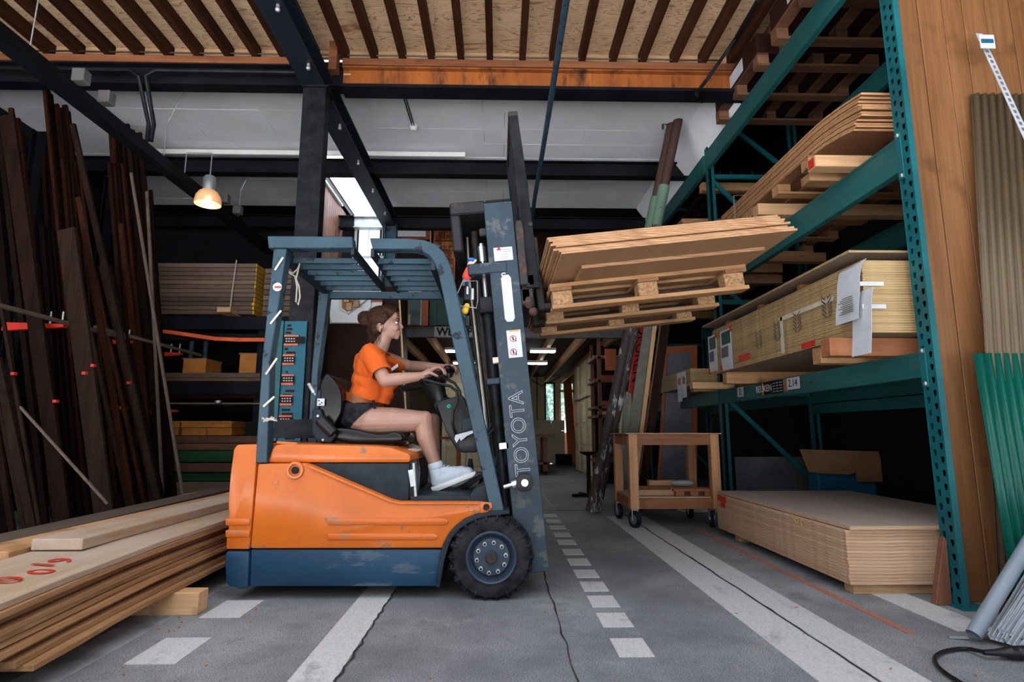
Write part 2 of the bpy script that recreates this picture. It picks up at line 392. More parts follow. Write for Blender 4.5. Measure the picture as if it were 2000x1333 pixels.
# ================================================================ SETTING
def struct(name, b, m, **k): return obj(name, b, m, kind='structure', **k)
fl = struct('floor', B().box(-6, 5, -.6, 18.0, -.12, 0), M['floor'], loc=(0,0,0))
struct('ground', B().box(-25, 25, -30, -.6, -.14, -.004).box(-25,-6,-.6,10,-.14,-.004).box(5,25,-.6,10,-.14,-.004), M['yard'])
struct('roof', B().box(-6.3,-2.75,2.4,18.3,6.4,6.5).box(-1.7,5.6,2.4,18.3,6.4,6.5).box(-2.75,-1.7,2.4,7.0,6.4,6.5).box(-2.75,-1.7,11.5,18.3,6.4,6.5).box(5.5,5.6,3.3,18.3,0,6.4).box(-6.3,5.6,18.2,18.3,5,6.4), M['night'])
def flat(x0, x1, y0, y1, h=.003, skew=0):
    return B().add([(x0,y0,0),(x1,y0,0),(x1+skew,y1,0),(x0+skew,y1,0),(x0,y0,h),(x1,y0,h),(x1+skew,y1,h),(x0+skew,y1,h)], [(0,1,2,3),(4,5,6,7),(0,1,5,4),(1,2,6,5),(2,3,7,6),(3,0,4,7)])
for y0 in (1.9, 2.50, 2.86, 3.17, 3.47, 3.78, 4.12, 4.46, 4.85, 5.2, 5.6, 6.0, 6.4):
    obj('painted_dash', flat(.49, .635, y0-.02, y0+.19), M['lane'], fl)
obj('painted_stripe', flat(1.17, 1.385, 1.2, 6.4), M['lane'], fl)
obj('painted_stripe', flat(1.40, 1.58, 1.2, 6.4), M['lane'], fl)
obj('painted_stripe', flat(-.77, -.60, 1.0, 3.62), M['lane'], fl)
obj('painted_stripe', flat(-1.78, -1.60, 1.2, 4.4), M['lane_grey'], fl, label='faded grey line beside the timber stack')
for y0 in (1.55, 2.45, 3.02): obj('painted_dash', flat(-1.47, -1.27, y0, y0+.29), M['lane'], fl)
obj('painted_stripe', flat(2.10, 2.30, 2.75, 3.4, skew=0), M['lane'], fl)
obj('red_line', flat(1.85, 1.885, 2.72, 5.6), M['lane_red'], fl, label='faded red line beside the sheet stack')
def crack(x, y0, y1, w, n=60, amp=.008):
    b = B(); pts = []
    for i in range(n+1):
        y = y0+(y1-y0)*i/n; pts.append((x+random.uniform(-amp, amp), y, w*random.uniform(.5, 1.3)))
    for (a, ya, wa), (c, yc, wc) in zip(pts, pts[1:]):
        b.add([(a-wa,ya,.0045),(a+wa,ya,.0045),(c+wc,yc,.0045),(c-wc,yc,.0045)], [(0,1,2,3)])
    return b
obj('floor_joint', crack(1.392, 1.0, 7, .005), M['crack'], fl)
obj('floor_joint', crack(.29, 1.0, 8, .0035), M['crack'], fl)
obj('floor_joint', crack(-.592, 1.0, 4, .004), M['crack'], fl)
bcr = B()
for i in range(40):
    x = -1.0+i*.09; bcr.add([(x,6.9+random.uniform(-.01,.01),.0045),(x+.09,6.9,.0045),(x+.09,6.92,.0045),(x,6.92,.0045)], [(0,1,2,3)])
obj('floor_joint', bcr, M['crack'], fl)
for k in range(4): obj('painted_stripe', flat(.16+k*.16, .185+k*.16, 7.2, 13), M['lane_grey'], fl)

# walls
struct('wall_left', B().box(-5.75, -5.6, 1.2, 18.1, 0, 6.4), M['night'])
wr = struct('wall_right', B().box(4.45, 4.6, 3.3, 18.1, 0, 6.4), M['night'])
for k in range(60):
    z = .1+k*.085
    obj('cladding_rib', B().box(4.42, 4.45, 3.62, 14, z, z+.035), M['night'], wr)
struct('shade_canopy', B().box(2.46, 6.0, -1.2, 3.18, 3.98, 4.08).box(5.6, 5.7, -1.2, 3.2, 0, 4.0), M['steel_dark'])  # unseen canopy with side panel, added to shade the upper plank wall
struct('trim_9', B().box(2.5, 5.6, 2.55, 2.69, 5.2, 6.4), M['night'])

# wooden roof over the doorway
rt = struct('ceiling', B().box(-6, 3.2, 2.7, 5.3, 4.66, 4.70), M['plyceil'])
def fronty(px): return at(px, 112, 5.2).x
jx = [50, 108, 166, 225, 282, 340, 398, 457, 510, 564, 625, 683, 739, 794, 850, 907, 963, 1026, 1084, 1141, 1201, 1258, 1319, 1374, 1430]
for px in jx:
    x = fronty(px); obj('joist', B().box(x-.062, x, 2.7, 5.2, 4.53, 4.66), M['joist'], rt, bev=.004)
obj('ledger_board', B().box(-5.5, 2.47, 5.2, 5.24, 4.58, 4.655), M['pine_x'], rt)
t1 = struct('trim_1', B().box(-5.5, -1.9, 5.13, 5.2, 4.46, 4.53), M['ledger'], bev=.004)
t1 = struct('trim_2', B().box(-1.55, 2.47, 5.13, 5.2, 4.46, 4.53), M['ledger'], bev=.004)
def tag(o, label, cat, group=None):
    o['label'] = label; o['category'] = cat
    if group: o['group'] = group
    return o
tag(obj('steel_beam', B().ibeam((-5.55,5.2,4.34),(-1.55,5.2,4.34), .14, .22), M['steel_dark']), 'black steel cross beam under the joists, left of the central column', 'beam')
rb = tag(obj('steel_beam', B().ibeam((-1.55,5.2,4.345),(2.47,5.2,4.345), .12, .21), M['rust']), 'rusty orange steel cross beam under the wooden joists', 'beam')
obj('bottom_flange', B().box(-1.55, 2.47, 5.10, 5.3, 4.205, 4.238), M['steel_dark'], rb, label='black painted lower flange')
obj('label_plate', B().box(*(at(672,140,5.2).x, at(686,140,5.2).x), 5.185, 5.191, 4.38, 4.40), M['pine_x'], rb)
# white ceiling behind
wc = struct('ceiling_1', B().box(-5.6, 2.5, 5.3, 9.0, 4.56, 4.6), M['black'])
def in_sky(x0, x1, y0, y1): return x1 > -2.55 and x0 < -1.9 and y1 > 7.15 and y0 < 9.0
rows = []
y = 5.3
while y < 8.75:
    rows.append((y, min(y+.355, 8.8))); y += .36
k = 0
for (y0, y1) in rows:
    xs = [-5.6] + ([-4.1, -2.72, -1.72, .05, 1.55, 2.48] if k % 2 == 0 else [-3.6, -2.72, -1.5, -.2, 1.02, 2.48])
    for a, b_ in zip(xs, xs[1:]):
        dz = random.uniform(0, .006)
        segs = [(a, b_)]
        if y0 > 7.05:
            segs = []
            for s0, s1 in [(a, min(b_, -2.52)), (max(a, -1.93), b_)]:
                if s1-s0 > .05: segs.append((s0, s1))
        for s0, s1 in segs:
            obj('ceiling_panel', B().box(s0+.002, s1-.002, y0, y1, 4.50-dz, 4.52), M['white_panel'], wc)
    k += 1
# ceiling_1 slab must leave the skylight open
wc.data.clear_geometry()
bb = B().box(-5.6, -2.52, 5.3, 9.8, 4.53, 4.6).box(-1.93, 2.5, 5.3, 9.8, 4.53, 4.6).box(-2.52, -1.93, 9.74, 9.8, 4.3, 4.6).box(-2.52, -1.93, 5.3, 7.16, 4.53, 4.6)
L = wc.location; wc.data.from_pydata([v-L for v in bb.v], [], bb.f)
struct('window_1', B().box(-2.50, -1.95, 7.18, 9.72, 4.60, 4.61), M['opal'])
tag(obj('steel_beam', B().ibeam((-5.55,7.0,4.28),(2.5,7.0,4.28), .14, .2), M['steel_dark']), 'black cross beam under the white ceiling, second from the doorway', 'beam')
tag(obj('white_batten', B().box(-4.9, -.45, 6.88, 6.91, 4.40, 4.46), M['white'], bev=.003), 'long white painted batten fixed above the second black cross beam', 'batten')
fb = tag(obj('steel_beam', B().ibeam((-5.55,8.8,4.22),(-2.33,8.8,4.22), .14, .2).ibeam((-1.80,8.8,4.22),(2.5,8.8,4.22), .14, .2), M['steel_dark']), 'black cross beam at the far edge of the white ceiling', 'beam')
obj('bare_section', B().ibeam((-2.33,8.8,4.22),(-1.80,8.8,4.22), .13, .19), M['zinc'], fb, label='bare silvery section under the skylight')
mb = tag(obj('steel_beam', B().ibeam((-1.74,2.6,4.2),(-1.74,8.75,4.2), .21, .22, .016), M['dark_blue']), 'long dark blue steel beam running from the doorway over the central column', 'beam')
for y in (3.2, 3.9, 4.6, 5.6, 6.4, 7.2, 8.0):
    obj('beam_clamp', B().cyl((-1.68,y,4.12),(-1.68,y,4.05),.014).ell((-1.68,y,4.05),.02), M['zinc'], mb)
obj('cable', B().tube([(-1.66, 2.6+.3*i, 4.13+.006*math.sin(i)) for i in range(21)], .008, 6), M['black_plastic'], mb)
c1 = tag(obj('steel_column', B().ibeam((-1.72,5.0,0),(-1.72,5.0,4.09), .16, .18, .014, up=(1,0,0)).box(-1.84,-1.60,4.9,5.12,4.07,4.09), M['steel_dark']), 'black steel column behind the forklift carrying the long beam', 'column')
obj('face_plate', B().box(-1.82, -1.61, 4.885, 4.9, 0, 4.05), M['black_steel'], c1, bev=.002)
c2 = tag(obj('steel_column', B().ibeam((-1.70,8.6,0),(-1.70,8.6,4.09), .16, .18, .014, up=(1,0,0)), M['guard']), 'blue grey steel column far back below the skylight', 'column')
obj('wood_block', B().box(-1.66,-1.58,5.06,5.16,4.36,4.66), M['ledger'], rt)
# side cladding above the rack opening
struct('wall_side', B().box(2.5, 2.54, 3.9, 5.6, 4.2, 4.66), M['slat'])
struct('trim_3', B().add([(2.2,5.3,4.52),(2.2,8.8,4.52),(2.5,8.8,4.1),(2.5,5.3,4.1),(2.21,5.3,4.53),(2.21,8.8,4.53),(2.51,8.8,4.1),(2.51,5.3,4.1)], [(0,1,2,3),(4,5,6,7),(0,1,5,4),(1,2,6,5),(2,3,7,6),(3,0,4,7)]), M['white_panel'])
struct('ceiling_2', B().box(2.55, 4.6, 3.3, 12, 6.2, 6.3), M['night'])
struct('ceiling_3', B().box(-5.6, 4.45, 9.8, 18.1, 5.0, 5.1), M['night'])
struct('trim_4', B().box(-6, 3.2, 2.55, 2.69, 4.5, 5.2), M['steel_dark'])
struct('trim_5', B().box(2.55, 2.6, 5.3, 12, 5.0, 6.2), M['night'])

# left light track
tr = tag(obj('light_track', B().box(-3.50,-3.44,3.0,8.4,3.58,3.70).box(-3.53,-3.41,3.0,8.4,3.56,3.575), M['steel_dark']), 'dark steel light track running along the left side of the roof', 'light track')
for y in (4.25, 4.55, 6.7, 7.05): obj('junction_box', B().box(-3.43,-3.33,y,y+.09,3.68,3.79), M['signgrey'], tr, bev=.006)
for y in (3.9, 5.6, 7.3): obj('hanger_rod', B().tube([(-3.47,y,3.69),(-3.46,y,4.1),(-3.3,y,4.5)], .005, 6), M['zinc'], tr)
lp = at(406, 402, 6.0); lx, ly, lz = -3.19, 6.0, 3.36
lamp = thing('pendant_lamp', (lx, ly, lz), 'round industrial pendant lamp with a ribbed amber shade, lit, on the left', 'lamp')
m, nt, p = _new('amber_shade'); p.inputs['Base Color'].default_value = (.75,.50,.28,1); p.inputs['Roughness'].default_value = .3; p.inputs['Transmission Weight'].default_value = .35; p.inputs['Emission Color'].default_value = (.9,.55,.28,1); p.inputs['Emission Strength'].default_value = .12
obj('lamp_shade', B().lathe([(.135,0),(.137,.03),(.125,.09),(.095,.14),(.06,.165),(.055,.16),(.09,.132),(.118,.088),(.129,.03),(.131,0)], (lx,ly,lz), (0,0,1), 36), m, lamp, smooth=True)
obj('lamp_housing', B().lathe([(.0,.16),(.062,.16),(.066,.20),(.066,.30),(.05,.325),(.0,.325)], (lx,ly,lz), (0,0,1), 24, closed=False), M['zinc'], lamp, smooth=True)
obj('bulb', B().ell((lx,ly,lz+.05), (.035,.035,.05), 16), emit('bulb_glow', (1,.86,.65), 30), lamp, smooth=True)
obj('hanger', B().cyl((lx,ly,lz+.32),(lx,ly,lz+.6),.006).cyl((lx,ly,lz+.6),(-3.47,ly,lz+.6),.006).cyl((-3.47,ly,lz+.6),(-3.47,ly,3.69),.006), M['zinc'], lamp)
# ceiling conduits
tag(obj('conduit_pipe', B().tube([(.49,2.75,4.09),(.49,5.4,4.09),(.485,6.4,4.085),(.475,7.4,4.075),(.49,8.75,4.07)], .028, 10), M['guard']), 'grey steel conduit running overhead right of the raised mast', 'pipe')
pp = [at(1480,0,4.3), at(1437,75,4.9), at(1385,150,5.05), at(1360,183,5.05), at(1372,200,5.8), at(1400,215,6.1)]
tag(obj('conduit_pipe', B().tube(pp, .018, 8), M['black_steel'], smooth=True), 'thin black bent conduit under the joists above the rack', 'pipe')
tag(obj('ceiling_cable', B().tube([(-5.4+.4*i, 5.115, 4.545+.004*(i%2)) for i in range(20)], .008, 6), M['black_plastic']), 'black cable clipped along the ledger under the joists', 'cable')
tag(obj('conduit_pipe', B().tube([(-4.9,5.08,4.33),(-3.55,5.08,4.33),(-3.47,5.09,4.28),(-3.46,5.3,3.9),(-3.46,5.3,3.72)], .02, 8).tube([(-1.9,5.08,4.33),(-3.3,5.08,4.33),(-3.4,5.09,4.28),(-3.41,5.3,3.9),(-3.42,5.3,3.72)], .02, 8), M['black_steel'], smooth=True), 'black conduit bending down from the left cross beam to the light track', 'pipe')
q = gz(808,248,4.47); qx, qy = q.x, q.y
sd = thing('smoke_detector', (qx,qy,4.45), 'round white smoke detector on the white ceiling with two black cables', 'smoke detector')
obj('housing', B().lathe([(0,-.04),(.03,-.04),(.042,-.02),(.048,.0),(.048,.03),(0,.03)], (qx,qy,4.46), (0,0,1), 20, closed=False), M['white'], sd, smooth=True)
for s in (-.012, .012): obj('cable', B().tube([(qx+s,qy-.02,4.46),(qx+s-.01,qy-.3,4.485),(qx+s-.02,5.32,4.485)], .007, 6), M['black_plastic'], sd)

# far room
def wallbox(name, b, m, lab=None): return struct(name, b, m)
mz = tag(obj('mezzanine_floor', B().box(-2.6,2.2,9.5,17.9,2.63,2.68), M['pine_y'] if False else M['joist']), 'wooden mezzanine deck above the workshop at the back', 'mezzanine')
for i in range(9):
    x = -2.3+i*.53; obj('joist', B().box(x, x+.07, 9.6, 17.9, 2.47, 2.63), M['pine_y'], mz)
obj('edge_beam', B().ibeam((-2.6,9.5,2.56),(2.2,9.5,2.56),.1,.17), M['signgrey'], mz)
sg = thing('workshop_sign', (-.72,9.40,2.475), 'grey sign board lettered WERKPLAATS on the edge of the mezzanine', 'sign')
sx0 = at(848,650,9.4).x
obj('board', B().box(sx0, sx0+1.2, 9.41, 9.43, 2.47, 2.645), plain('sign_board',(.30,.28,.27),.6), sg)
text('lettering', 'WERKPLAATS', (sx0+.60, 9.407, 2.556), .19, M['black'], sg, sx=.95, bold=.006)
for i, yy in enumerate((10.6, 12.5)):
    for k, xx in enumerate((-.78, .82)):
        lt = thing('strip_light', (xx, yy, 2.4), ['left' , 'right'][k] + ' side ' + ['nearer', 'farther'][i] + ' white strip light under the mezzanine', 'lamp')
        obj('tube', B().box(xx-.23, xx+.23, yy, yy+.16, 2.40, 2.42), emit('strip_glow', (.98,.97,.95), 16.0), lt)
        obj('housing', B().box(xx-.24, xx+.24, yy-.01, yy+.17, 2.42, 2.47), M['white'], lt)

# ---- far end wall with glazed door and window
EY = 18.0
def X_(px, Y): return at(px, 845, Y).x
def Z_(py, Y): return at(975, py, Y).z
wx0, wx1 = X_(1064,EY), X_(1085,EY); dx0, dx1 = X_(1092,EY), X_(1124,EY); zt, zb = Z_(747,EY), Z_(830,EY)
struct('wall_end', B().box(-5.6,wx0,EY,EY+.1,0,5).box(wx0,wx1,EY,EY+.1,zt,5).box(wx0,wx1,EY,EY+.1,0,zb).box(wx1,dx0,EY,EY+.1,0,5).box(dx0,dx1,EY,EY+.1,zt,5).box(dx1,4.5,EY,EY+.1,0,5), M['cream'])
w1 = struct('window_2', B().box(wx0,wx0+.05,EY-.03,EY+.08,zb,zt).box(wx1-.05,wx1,EY-.03,EY+.08,zb,zt).box(wx0,wx1,EY-.03,EY+.08,zb,zb+.05).box(wx0,wx1,EY-.03,EY+.08,zt-.05,zt), M['black'])
obj('pane', B().box(wx0+.05,wx1-.05,EY+.03,EY+.04,zb+.05,zt-.05), glass('window_glass', (.6,.85,.88), .25), w1)
d1 = struct('door_1', B().box(dx0,dx0+.07,EY-.04,EY+.05,0,zt).box(dx1-.07,dx1,EY-.04,EY+.05,0,zt).box(dx0,dx1,EY-.04,EY+.05,2.15,2.24).box(dx0,dx1,EY-.04,EY+.05,0,.9).box(dx0,dx1,EY-.04,EY+.05,zt-.05,zt), M['cream_light'])
obj('pane', B().box(dx0+.07,dx1-.07,EY+.0,EY+.01,.9,2.15), glass('door_glass', (.6,.85,.88), .25), d1)
obj('pane', B().box(dx0+.07,dx1-.07,EY+.0,EY+.01,2.24,zt-.05), glass('fan_glass', (.6,.85,.88), .25), d1)
obj('door_handle', B().box(dx0+.03,dx0+.05,EY-.08,EY-.04,1.0,1.2), M['black'], d1)
tag(obj('leaning_board', B().bar((X_(1114,EY),EY-.4,0),(X_(1108,EY),EY-.12,2.65),.26,.03,(0,-1,0)), M['redbrown']), 'narrow brown board leaning against the glazed door at the far end', 'board')
ob = thing('outside_hedge', (1.6,20.2,0), 'leafy green bush seen outside through the far window and door', 'bush')
m, nt, p = _new('leaf_green'); nt.links.new(ramp(nt, noise(nt, coord(nt), 8, 5, .7), [(.35,(.01,.08,.04)),(.6,(.07,.28,.16)),(.75,(.3,.55,.45))]), p.inputs['Base Color'])
bk = B()
for i in range(1600):
    c = Vector((random.gauss(1.7,.9), random.uniform(19.8,20.8), random.uniform(1.35,3.6))); r = random.uniform(.05,.11)
    d = Vector((random.uniform(-1,1),random.uniform(-1,1),random.uniform(-1,1))).normalized()*r; e = d.orthogonal().normalized()*r*.5
    bk.add([c-d,c+e,c+d,c-e], [(0,1,2,3)])
o = obj('foliage', bk, m, ob); o['kind'] = 'stuff'
obj('trunk', B().tube([(1.7,20.3,0),(1.75,20.3,1.2),(1.6,20.3,2.6)], [.09,.07,.03], 8), M['hard'], ob)
struct('trim_6', B().box(-5, 5.5, 18.1, 24, -.12, -.01), M['lane_grey'])
tag(obj('garden_wall', B().box(-1, 4.5, 21.2, 21.4, 0, 2.3), M['white_panel']), 'pale wall outside beyond the far window', 'wall')
# things along the end wall
cb = thing('cream_panel_stack', (X_(1062,16.8),16.8,0), 'pale cream panelled board leaning under the far window', 'panel')
x0, x1 = X_(1045,16.8)-.3, X_(1103,16.8)
for i in range(3):
    for j in range(4):
        a = x0+(x1-x0)*i/3; z0 = .02+j*.31
        obj('panel', B().box(a+.004, a+(x1-x0)/3-.004, 16.8, 16.83, z0+.004, z0+.306), M['cream_light'], cb)
tag(obj('crate', B().box(X_(1086,16.2),X_(1117,16.2),16.2,16.5,0,.30).box(X_(1089,16.2),X_(1114,16.2),16.18,16.2,.05,.12), M['black'], bev=.01), 'small black crate on the floor by the far door', 'crate')
# cream wall section behind the forklift with doors
cw = struct('wall_middle', B().box(-1.25, X_(1000,13.4), 13.5, 13.6, 0, 2.47), M['cream'])
for i in range(3):
    x = X_(863,13.4)+i*.58
    dd = thing('cream_door', (x+.26,13.46,0), ['leftmost','middle','rightmost'][i]+' of three old cream panel doors on the wall behind the forklift', 'door')
    obj('door_leaf', B().box(x, x+.54, 13.44, 13.48, .02, 2.05), M['cream_light'], dd)
    for (z0, z1) in ((.12,.62),(.72,1.22),(1.32,1.92)): obj('door_panel', B().box(x+.09, x+.45, 13.425, 13.44, z0, z1), M['cream'], dd, bev=.01)
    obj('door_handle', B().cyl((x+.48,13.44,1.0),(x+.48,13.40,1.0),.018), M['black'], dd)
tag(obj('wall_cable', B().tube([(X_(1050,17.8),17.95,1.2),(X_(1050,17.8),17.95,2.9)],.015,6).tube([(X_(1000,17.8),17.95,2.85),(X_(1060,17.8),17.93,2.35),(X_(1125,17.8),17.95,2.85)],.015,6), M['black']), 'black cables drooping across the cream end wall', 'cable')
# orange trolley beneath / behind the legs
tt = thing('low_trolley', (X_(885,10.5),10.5,0), 'small orange brown wooden trolley behind the steering column', 'trolley')
a, b_ = X_(848,10.5), X_(898,10.5)
obj('shelf', B().box(a,b_,10.3,10.9,.12,.18), M['redbrown'], tt); obj('top_rail', B().box(a,b_,10.3,10.34,.78,.83), M['redbrown'], tt)
for x in (a+.02,b_-.02):
    for y in (10.32,10.88): obj('leg', B().box(x-.02,x+.02,y-.02,y+.02,.0,.82), M['redbrown'], tt)
# workbench seen right of the mast
wb = thing('workbench', (X_(1055,12.5),12.8,0), 'dark brown wooden workbench at the back beside the mast', 'workbench')
a, b_ = X_(990,12.5), X_(1083,12.5)
obj('top', B().box(a,b_,12.4,13.4,.80,.87), M['slat'], wb)
for x in (a+.1,b_-.25): 
    for y in (12.5,13.2): obj('leg', B().box(x,x+.09,y,y+.09,.08,.80), M['slat'], wb)
obj('shelf', B().box(a+.05,b_-.1,12.5,13.3,.22,.27), M['slat'], wb)
for y in (12.55,13.25): obj('castor', B().cyl((b_-.2,y-.02,.06),(b_-.2,y+.02,.06),.06), M['rubber'], wb)
# stand with a small round top
sn = thing('roller_stand', (X_(1148,8.3),8.3,0), 'black pedestal stand with a small round top left of the leaning poles', 'stand')
sx = X_(1148,8.3)
obj('foot', B().bar((sx-.24,8.2,.03),(sx+.15,8.45,.03),.05,.04).bar((sx-.1,8.5,.03),(sx+.05,8.1,.03),.05,.04), M['black'], sn)
obj('pole', B().cyl((sx,8.3,.04),(sx,8.3,.58),.03), M['black'], sn)
obj('top', B().lathe([(0,.58),(.05,.58),(.12,.61),(.13,.63),(0,.63)], (sx,8.3,0),(0,0,1),20,closed=False), M['black'], sn)
# row of old cream doors standing on edge along the right side
for i in range(5):
    Y0 = 11.0+i*.64; xx = 1.86+.03*(i%2)
    d = thing('old_door', (xx,Y0+.28,0), 'old cream door standing along the right of the passage, '+nth(i)+' from the front', 'door', 'cream doors along the passage')
    obj('door_leaf', B().box(xx,xx+.04,Y0,Y0+.56,.02,1.62), M[['cream','cream_light'][i%2]], d)
    for z0,z1 in ((.1,.55),(.65,1.05),(1.12,1.55)): obj('door_panel', B().box(xx-.012,xx,Y0+.08,Y0+.48,z0,z1), M[['cream_light','cream'][i%2]], d, bev=.008)
    d = thing('cabinet_door', (xx,Y0+.28,1.68), 'cream cupboard door in the upper row along the passage, '+nth(i)+' from the front', 'cupboard door', 'upper cream cupboard doors')
    obj('door_leaf', B().box(xx,xx+.04,Y0,Y0+.56,1.68,2.45), M['cream_light'], d)
    obj('door_panel', B().box(xx-.012,xx,Y0+.08,Y0+.48,1.78,2.35), M['cream'], d, bev=.008)
struct('wall_passage', B().box(1.95, 2.02, 10.8, 14.3, 0, 2.62), M['cream'])
# hardware shelf right of the doors
hs = thing('dark_shelf', (1.9,9.6,0), 'dark wooden shelf rack crowded with timber offcuts behind the leaning poles', 'shelf')
obj('back_panel', B().box(1.72,2.3,10.5,10.56,0,2.5), M['maroon'], hs)
for z in (.4,1.15,1.3,1.75,2.15): obj('shelf_board', B().box(1.62,2.3,9.7,10.5,z,z+.04), M['slat'], hs)
for y in (9.7,10.45): obj('upright', B().box(1.68,1.74,y,y+.05,0,2.5), M['slat'], hs)
for i,(z,l) in enumerate(((.45,.5),(1.2,.6),(1.36,.5),(1.8,.62),(2.2,.4),(1.84,.5),(.5,.55))):
    tag(obj('offcut', B().box(1.58+.1*(i%3),2.25,9.62+.12*i,9.70+.12*i,z,z+.04+.02*(i%3)), M[['slat','pine_x','redbrown'][i%3]]), 'short timber offcut lying on the dark shelf behind the poles', 'offcut', 'offcuts on the dark shelf')
tag(obj('brown_panel', B().box(X_(1186,9.2),X_(1208,9.2),9.2,9.23,1.9,2.25), M['redbrown']), 'square reddish board on the dark shelf behind the leaning poles', 'board')

# ---- first floor fittings behind the guard (red window, green door, stained glass)
struct('wall_upper', B().box(-2.5,2.3,10.4,10.5,2.68,5.0), M['maroon'])
YB = 10.0
def rect(px0,py0,px1,py1,Y,t=.04,m=None,b=None):
    a = at(px0,py1,Y); c = at(px1,py0,Y)
    return (b or B()).box(a.x,c.x,Y,Y+t,a.z,c.z)
rw = thing('salvaged_window', at(808,648,YB), 'tall window with orange red frame standing on the mezzanine behind the driver', 'window')
obj('frame', rect(795,540,838,648,YB), M['redbrown'], rw); rect_in = rect(797,585,822,634,YB-.012,.012)
obj('pane', rect_in, glass('dark_pane',(.12,.16,.15),.85), rw); obj('pane', rect(797,555,822,578,YB-.012,.012), M['white'], rw, label='white blind in the upper light')
obj('sash', rect(821,560,824,636,YB-.02,.02), M['white'], rw)
gd = thing('green_door', at(868,648,YB), 'dark green panelled door standing on the mezzanine', 'door')
obj('door_leaf', rect(838,582,905,648,YB+.05), M['green_door'], gd); obj('door_panel', rect(852,592,895,636,YB+.035,.015), M['green_door'], gd, bev=.01)
yb = thing('amber_panel', at(860,590,YB), 'amber yellow stained panel above the green door', 'panel')
obj('panel', rect(838,545,885,582,YB+.06), worn('amber_glass',(.50,.24,.02),(.3,.08,.02),.3,.6,4), yb)
sgw = thing('leaded_window', at(870,545,YB), 'brown leaded glass window hanging behind the overhead guard', 'window')
obj('frame', rect(845,448,890,545,YB+.05), M['redbrown'], sgw)
obj('pane', rect(849,452,886,541,YB+.03,.02), worn('amber_leaded_glass',(.16,.05,.015),(.3,.11,.02),.25,.5,5), sgw)
for xx in (858,867,877): obj('lead_bar', rect(xx,452,xx+1,541,YB+.02,.01), M['black'], sgw)
for yy in (470,488,506,524): obj('lead_bar', rect(849,yy,886,yy+1,YB+.02,.01), M['black'], sgw)
ww = thing('white_window', at(805,463,YB), 'white panel in a red frame under the roof behind the guard', 'window')
obj('frame', rect(770,443,843,467,YB+.05), M['redbrown'], ww); obj('panel', rect(776,448,832,462,YB+.03,.02), M['white_panel'], ww)
tag(obj('white_post', rect(838,448,842,560,YB-.02), M['cream_light']), 'slim white post beside the leaded window', 'post')
# mezzanine cladding box on the left of the skylight and windows under it
cl = struct('wall_cladding', B().box(-2.62,-2.58,7.1,9.4,2.3,4.5), M['slat'])
for k in range(22): obj('cladding_board', B().box(-2.58,-2.565,7.1+k*.105,7.1+k*.105+.095,2.3,4.498), M['slat'], cl)
uw = thing('upper_window', at(710,500,8.93), 'white framed bright window under the skylight behind the overhead guard', 'window')
obj('lintel', B().ibeam(at(683,437,8.9), at(748,437,8.9), .1, .11), M['zinc'], uw)
for a0,a1 in ((688,697),(716,721),(742,748)): obj('frame_post', rect(a0,447,a1,556,8.93), M['white'], uw)
obj('frame_rail', rect(688,500,748,504,8.93), M['white'], uw); obj('pane', rect(697,448,742,555,8.96,.01), emit('daylight_glow',(.72,.80,.84),.75), uw)  # pane emits by itself, standing in for daylight behind it
# poster with white box display, grey board and dark partition behind the driver
struct('wall_partition', B().add([tuple(at(x,y,8.2+d)) for d in (0,.05) for x,y in ((640,560),(790,560),(790,900),(640,900))], [(0,1,2,3),(4,5,6,7),(0,1,5,4),(1,2,6,5),(2,3,7,6),(3,0,4,7)]), M['maroon'])
po = thing('display_board', at(684,632,8.1), 'white board mounted with cardboard box shapes behind the driver', 'board')
obj('board', rect(644,566,726,632,8.1), M['cream_light'], po)
obj('white_sheet', B().prism([XZ(x,y,8.09) for x,y in ((646,568),(724,568),(725,600),(700,631),(650,631),(645,620))], 8.07, 8.1), M['white_panel'], po)
obj('box_rim', B().prism([XZ(x,y,8.05) for x,y in ((664,568),(712,568),(724,582),(680,615),(664,606))], 8.0, 8.07), M['white'], po, label='white faceted box rim')
obj('box_hollow', B().prism([XZ(x,y,7.99) for x,y in ((668,571),(706,571),(694,588),(678,609),(668,602))], 7.985, 8.0), M['card'], po)
for (a0,b0) in ((671,576),(684,573),(676,592),(690,586)): obj('small_box', rect(a0,b0,a0+11,b0+14,7.93,.05), M['pine_x'], po)
wsn = thing('wall_notice', at(733,597,8.1), 'white notice with a red lower band beside the blue column', 'sign')
obj('board', rect(719,566,747,632,8.12,.03), M['white_panel'], wsn); obj('red_band', rect(719,584,747,590,8.10,.02), M['redbrown'], wsn); obj('notice', rect(721,568,745,582,8.10,.02), M['white'], wsn)
tag(obj('partition_board', B().bar(at(797,878,7.4)*1.0, at(781,580,7.4), .03, .55, (0,1,0)), M['maroon']), 'dark panel standing on edge behind the driver, its pale edge towards us', 'panel')
tag(obj('edge_strip', B().bar(at(797,878,7.1), at(780,580,7.1), .02, .02, (0,1,0)), M['pine_z']), 'pale wooden edge strip rising behind the driver face', 'strip')
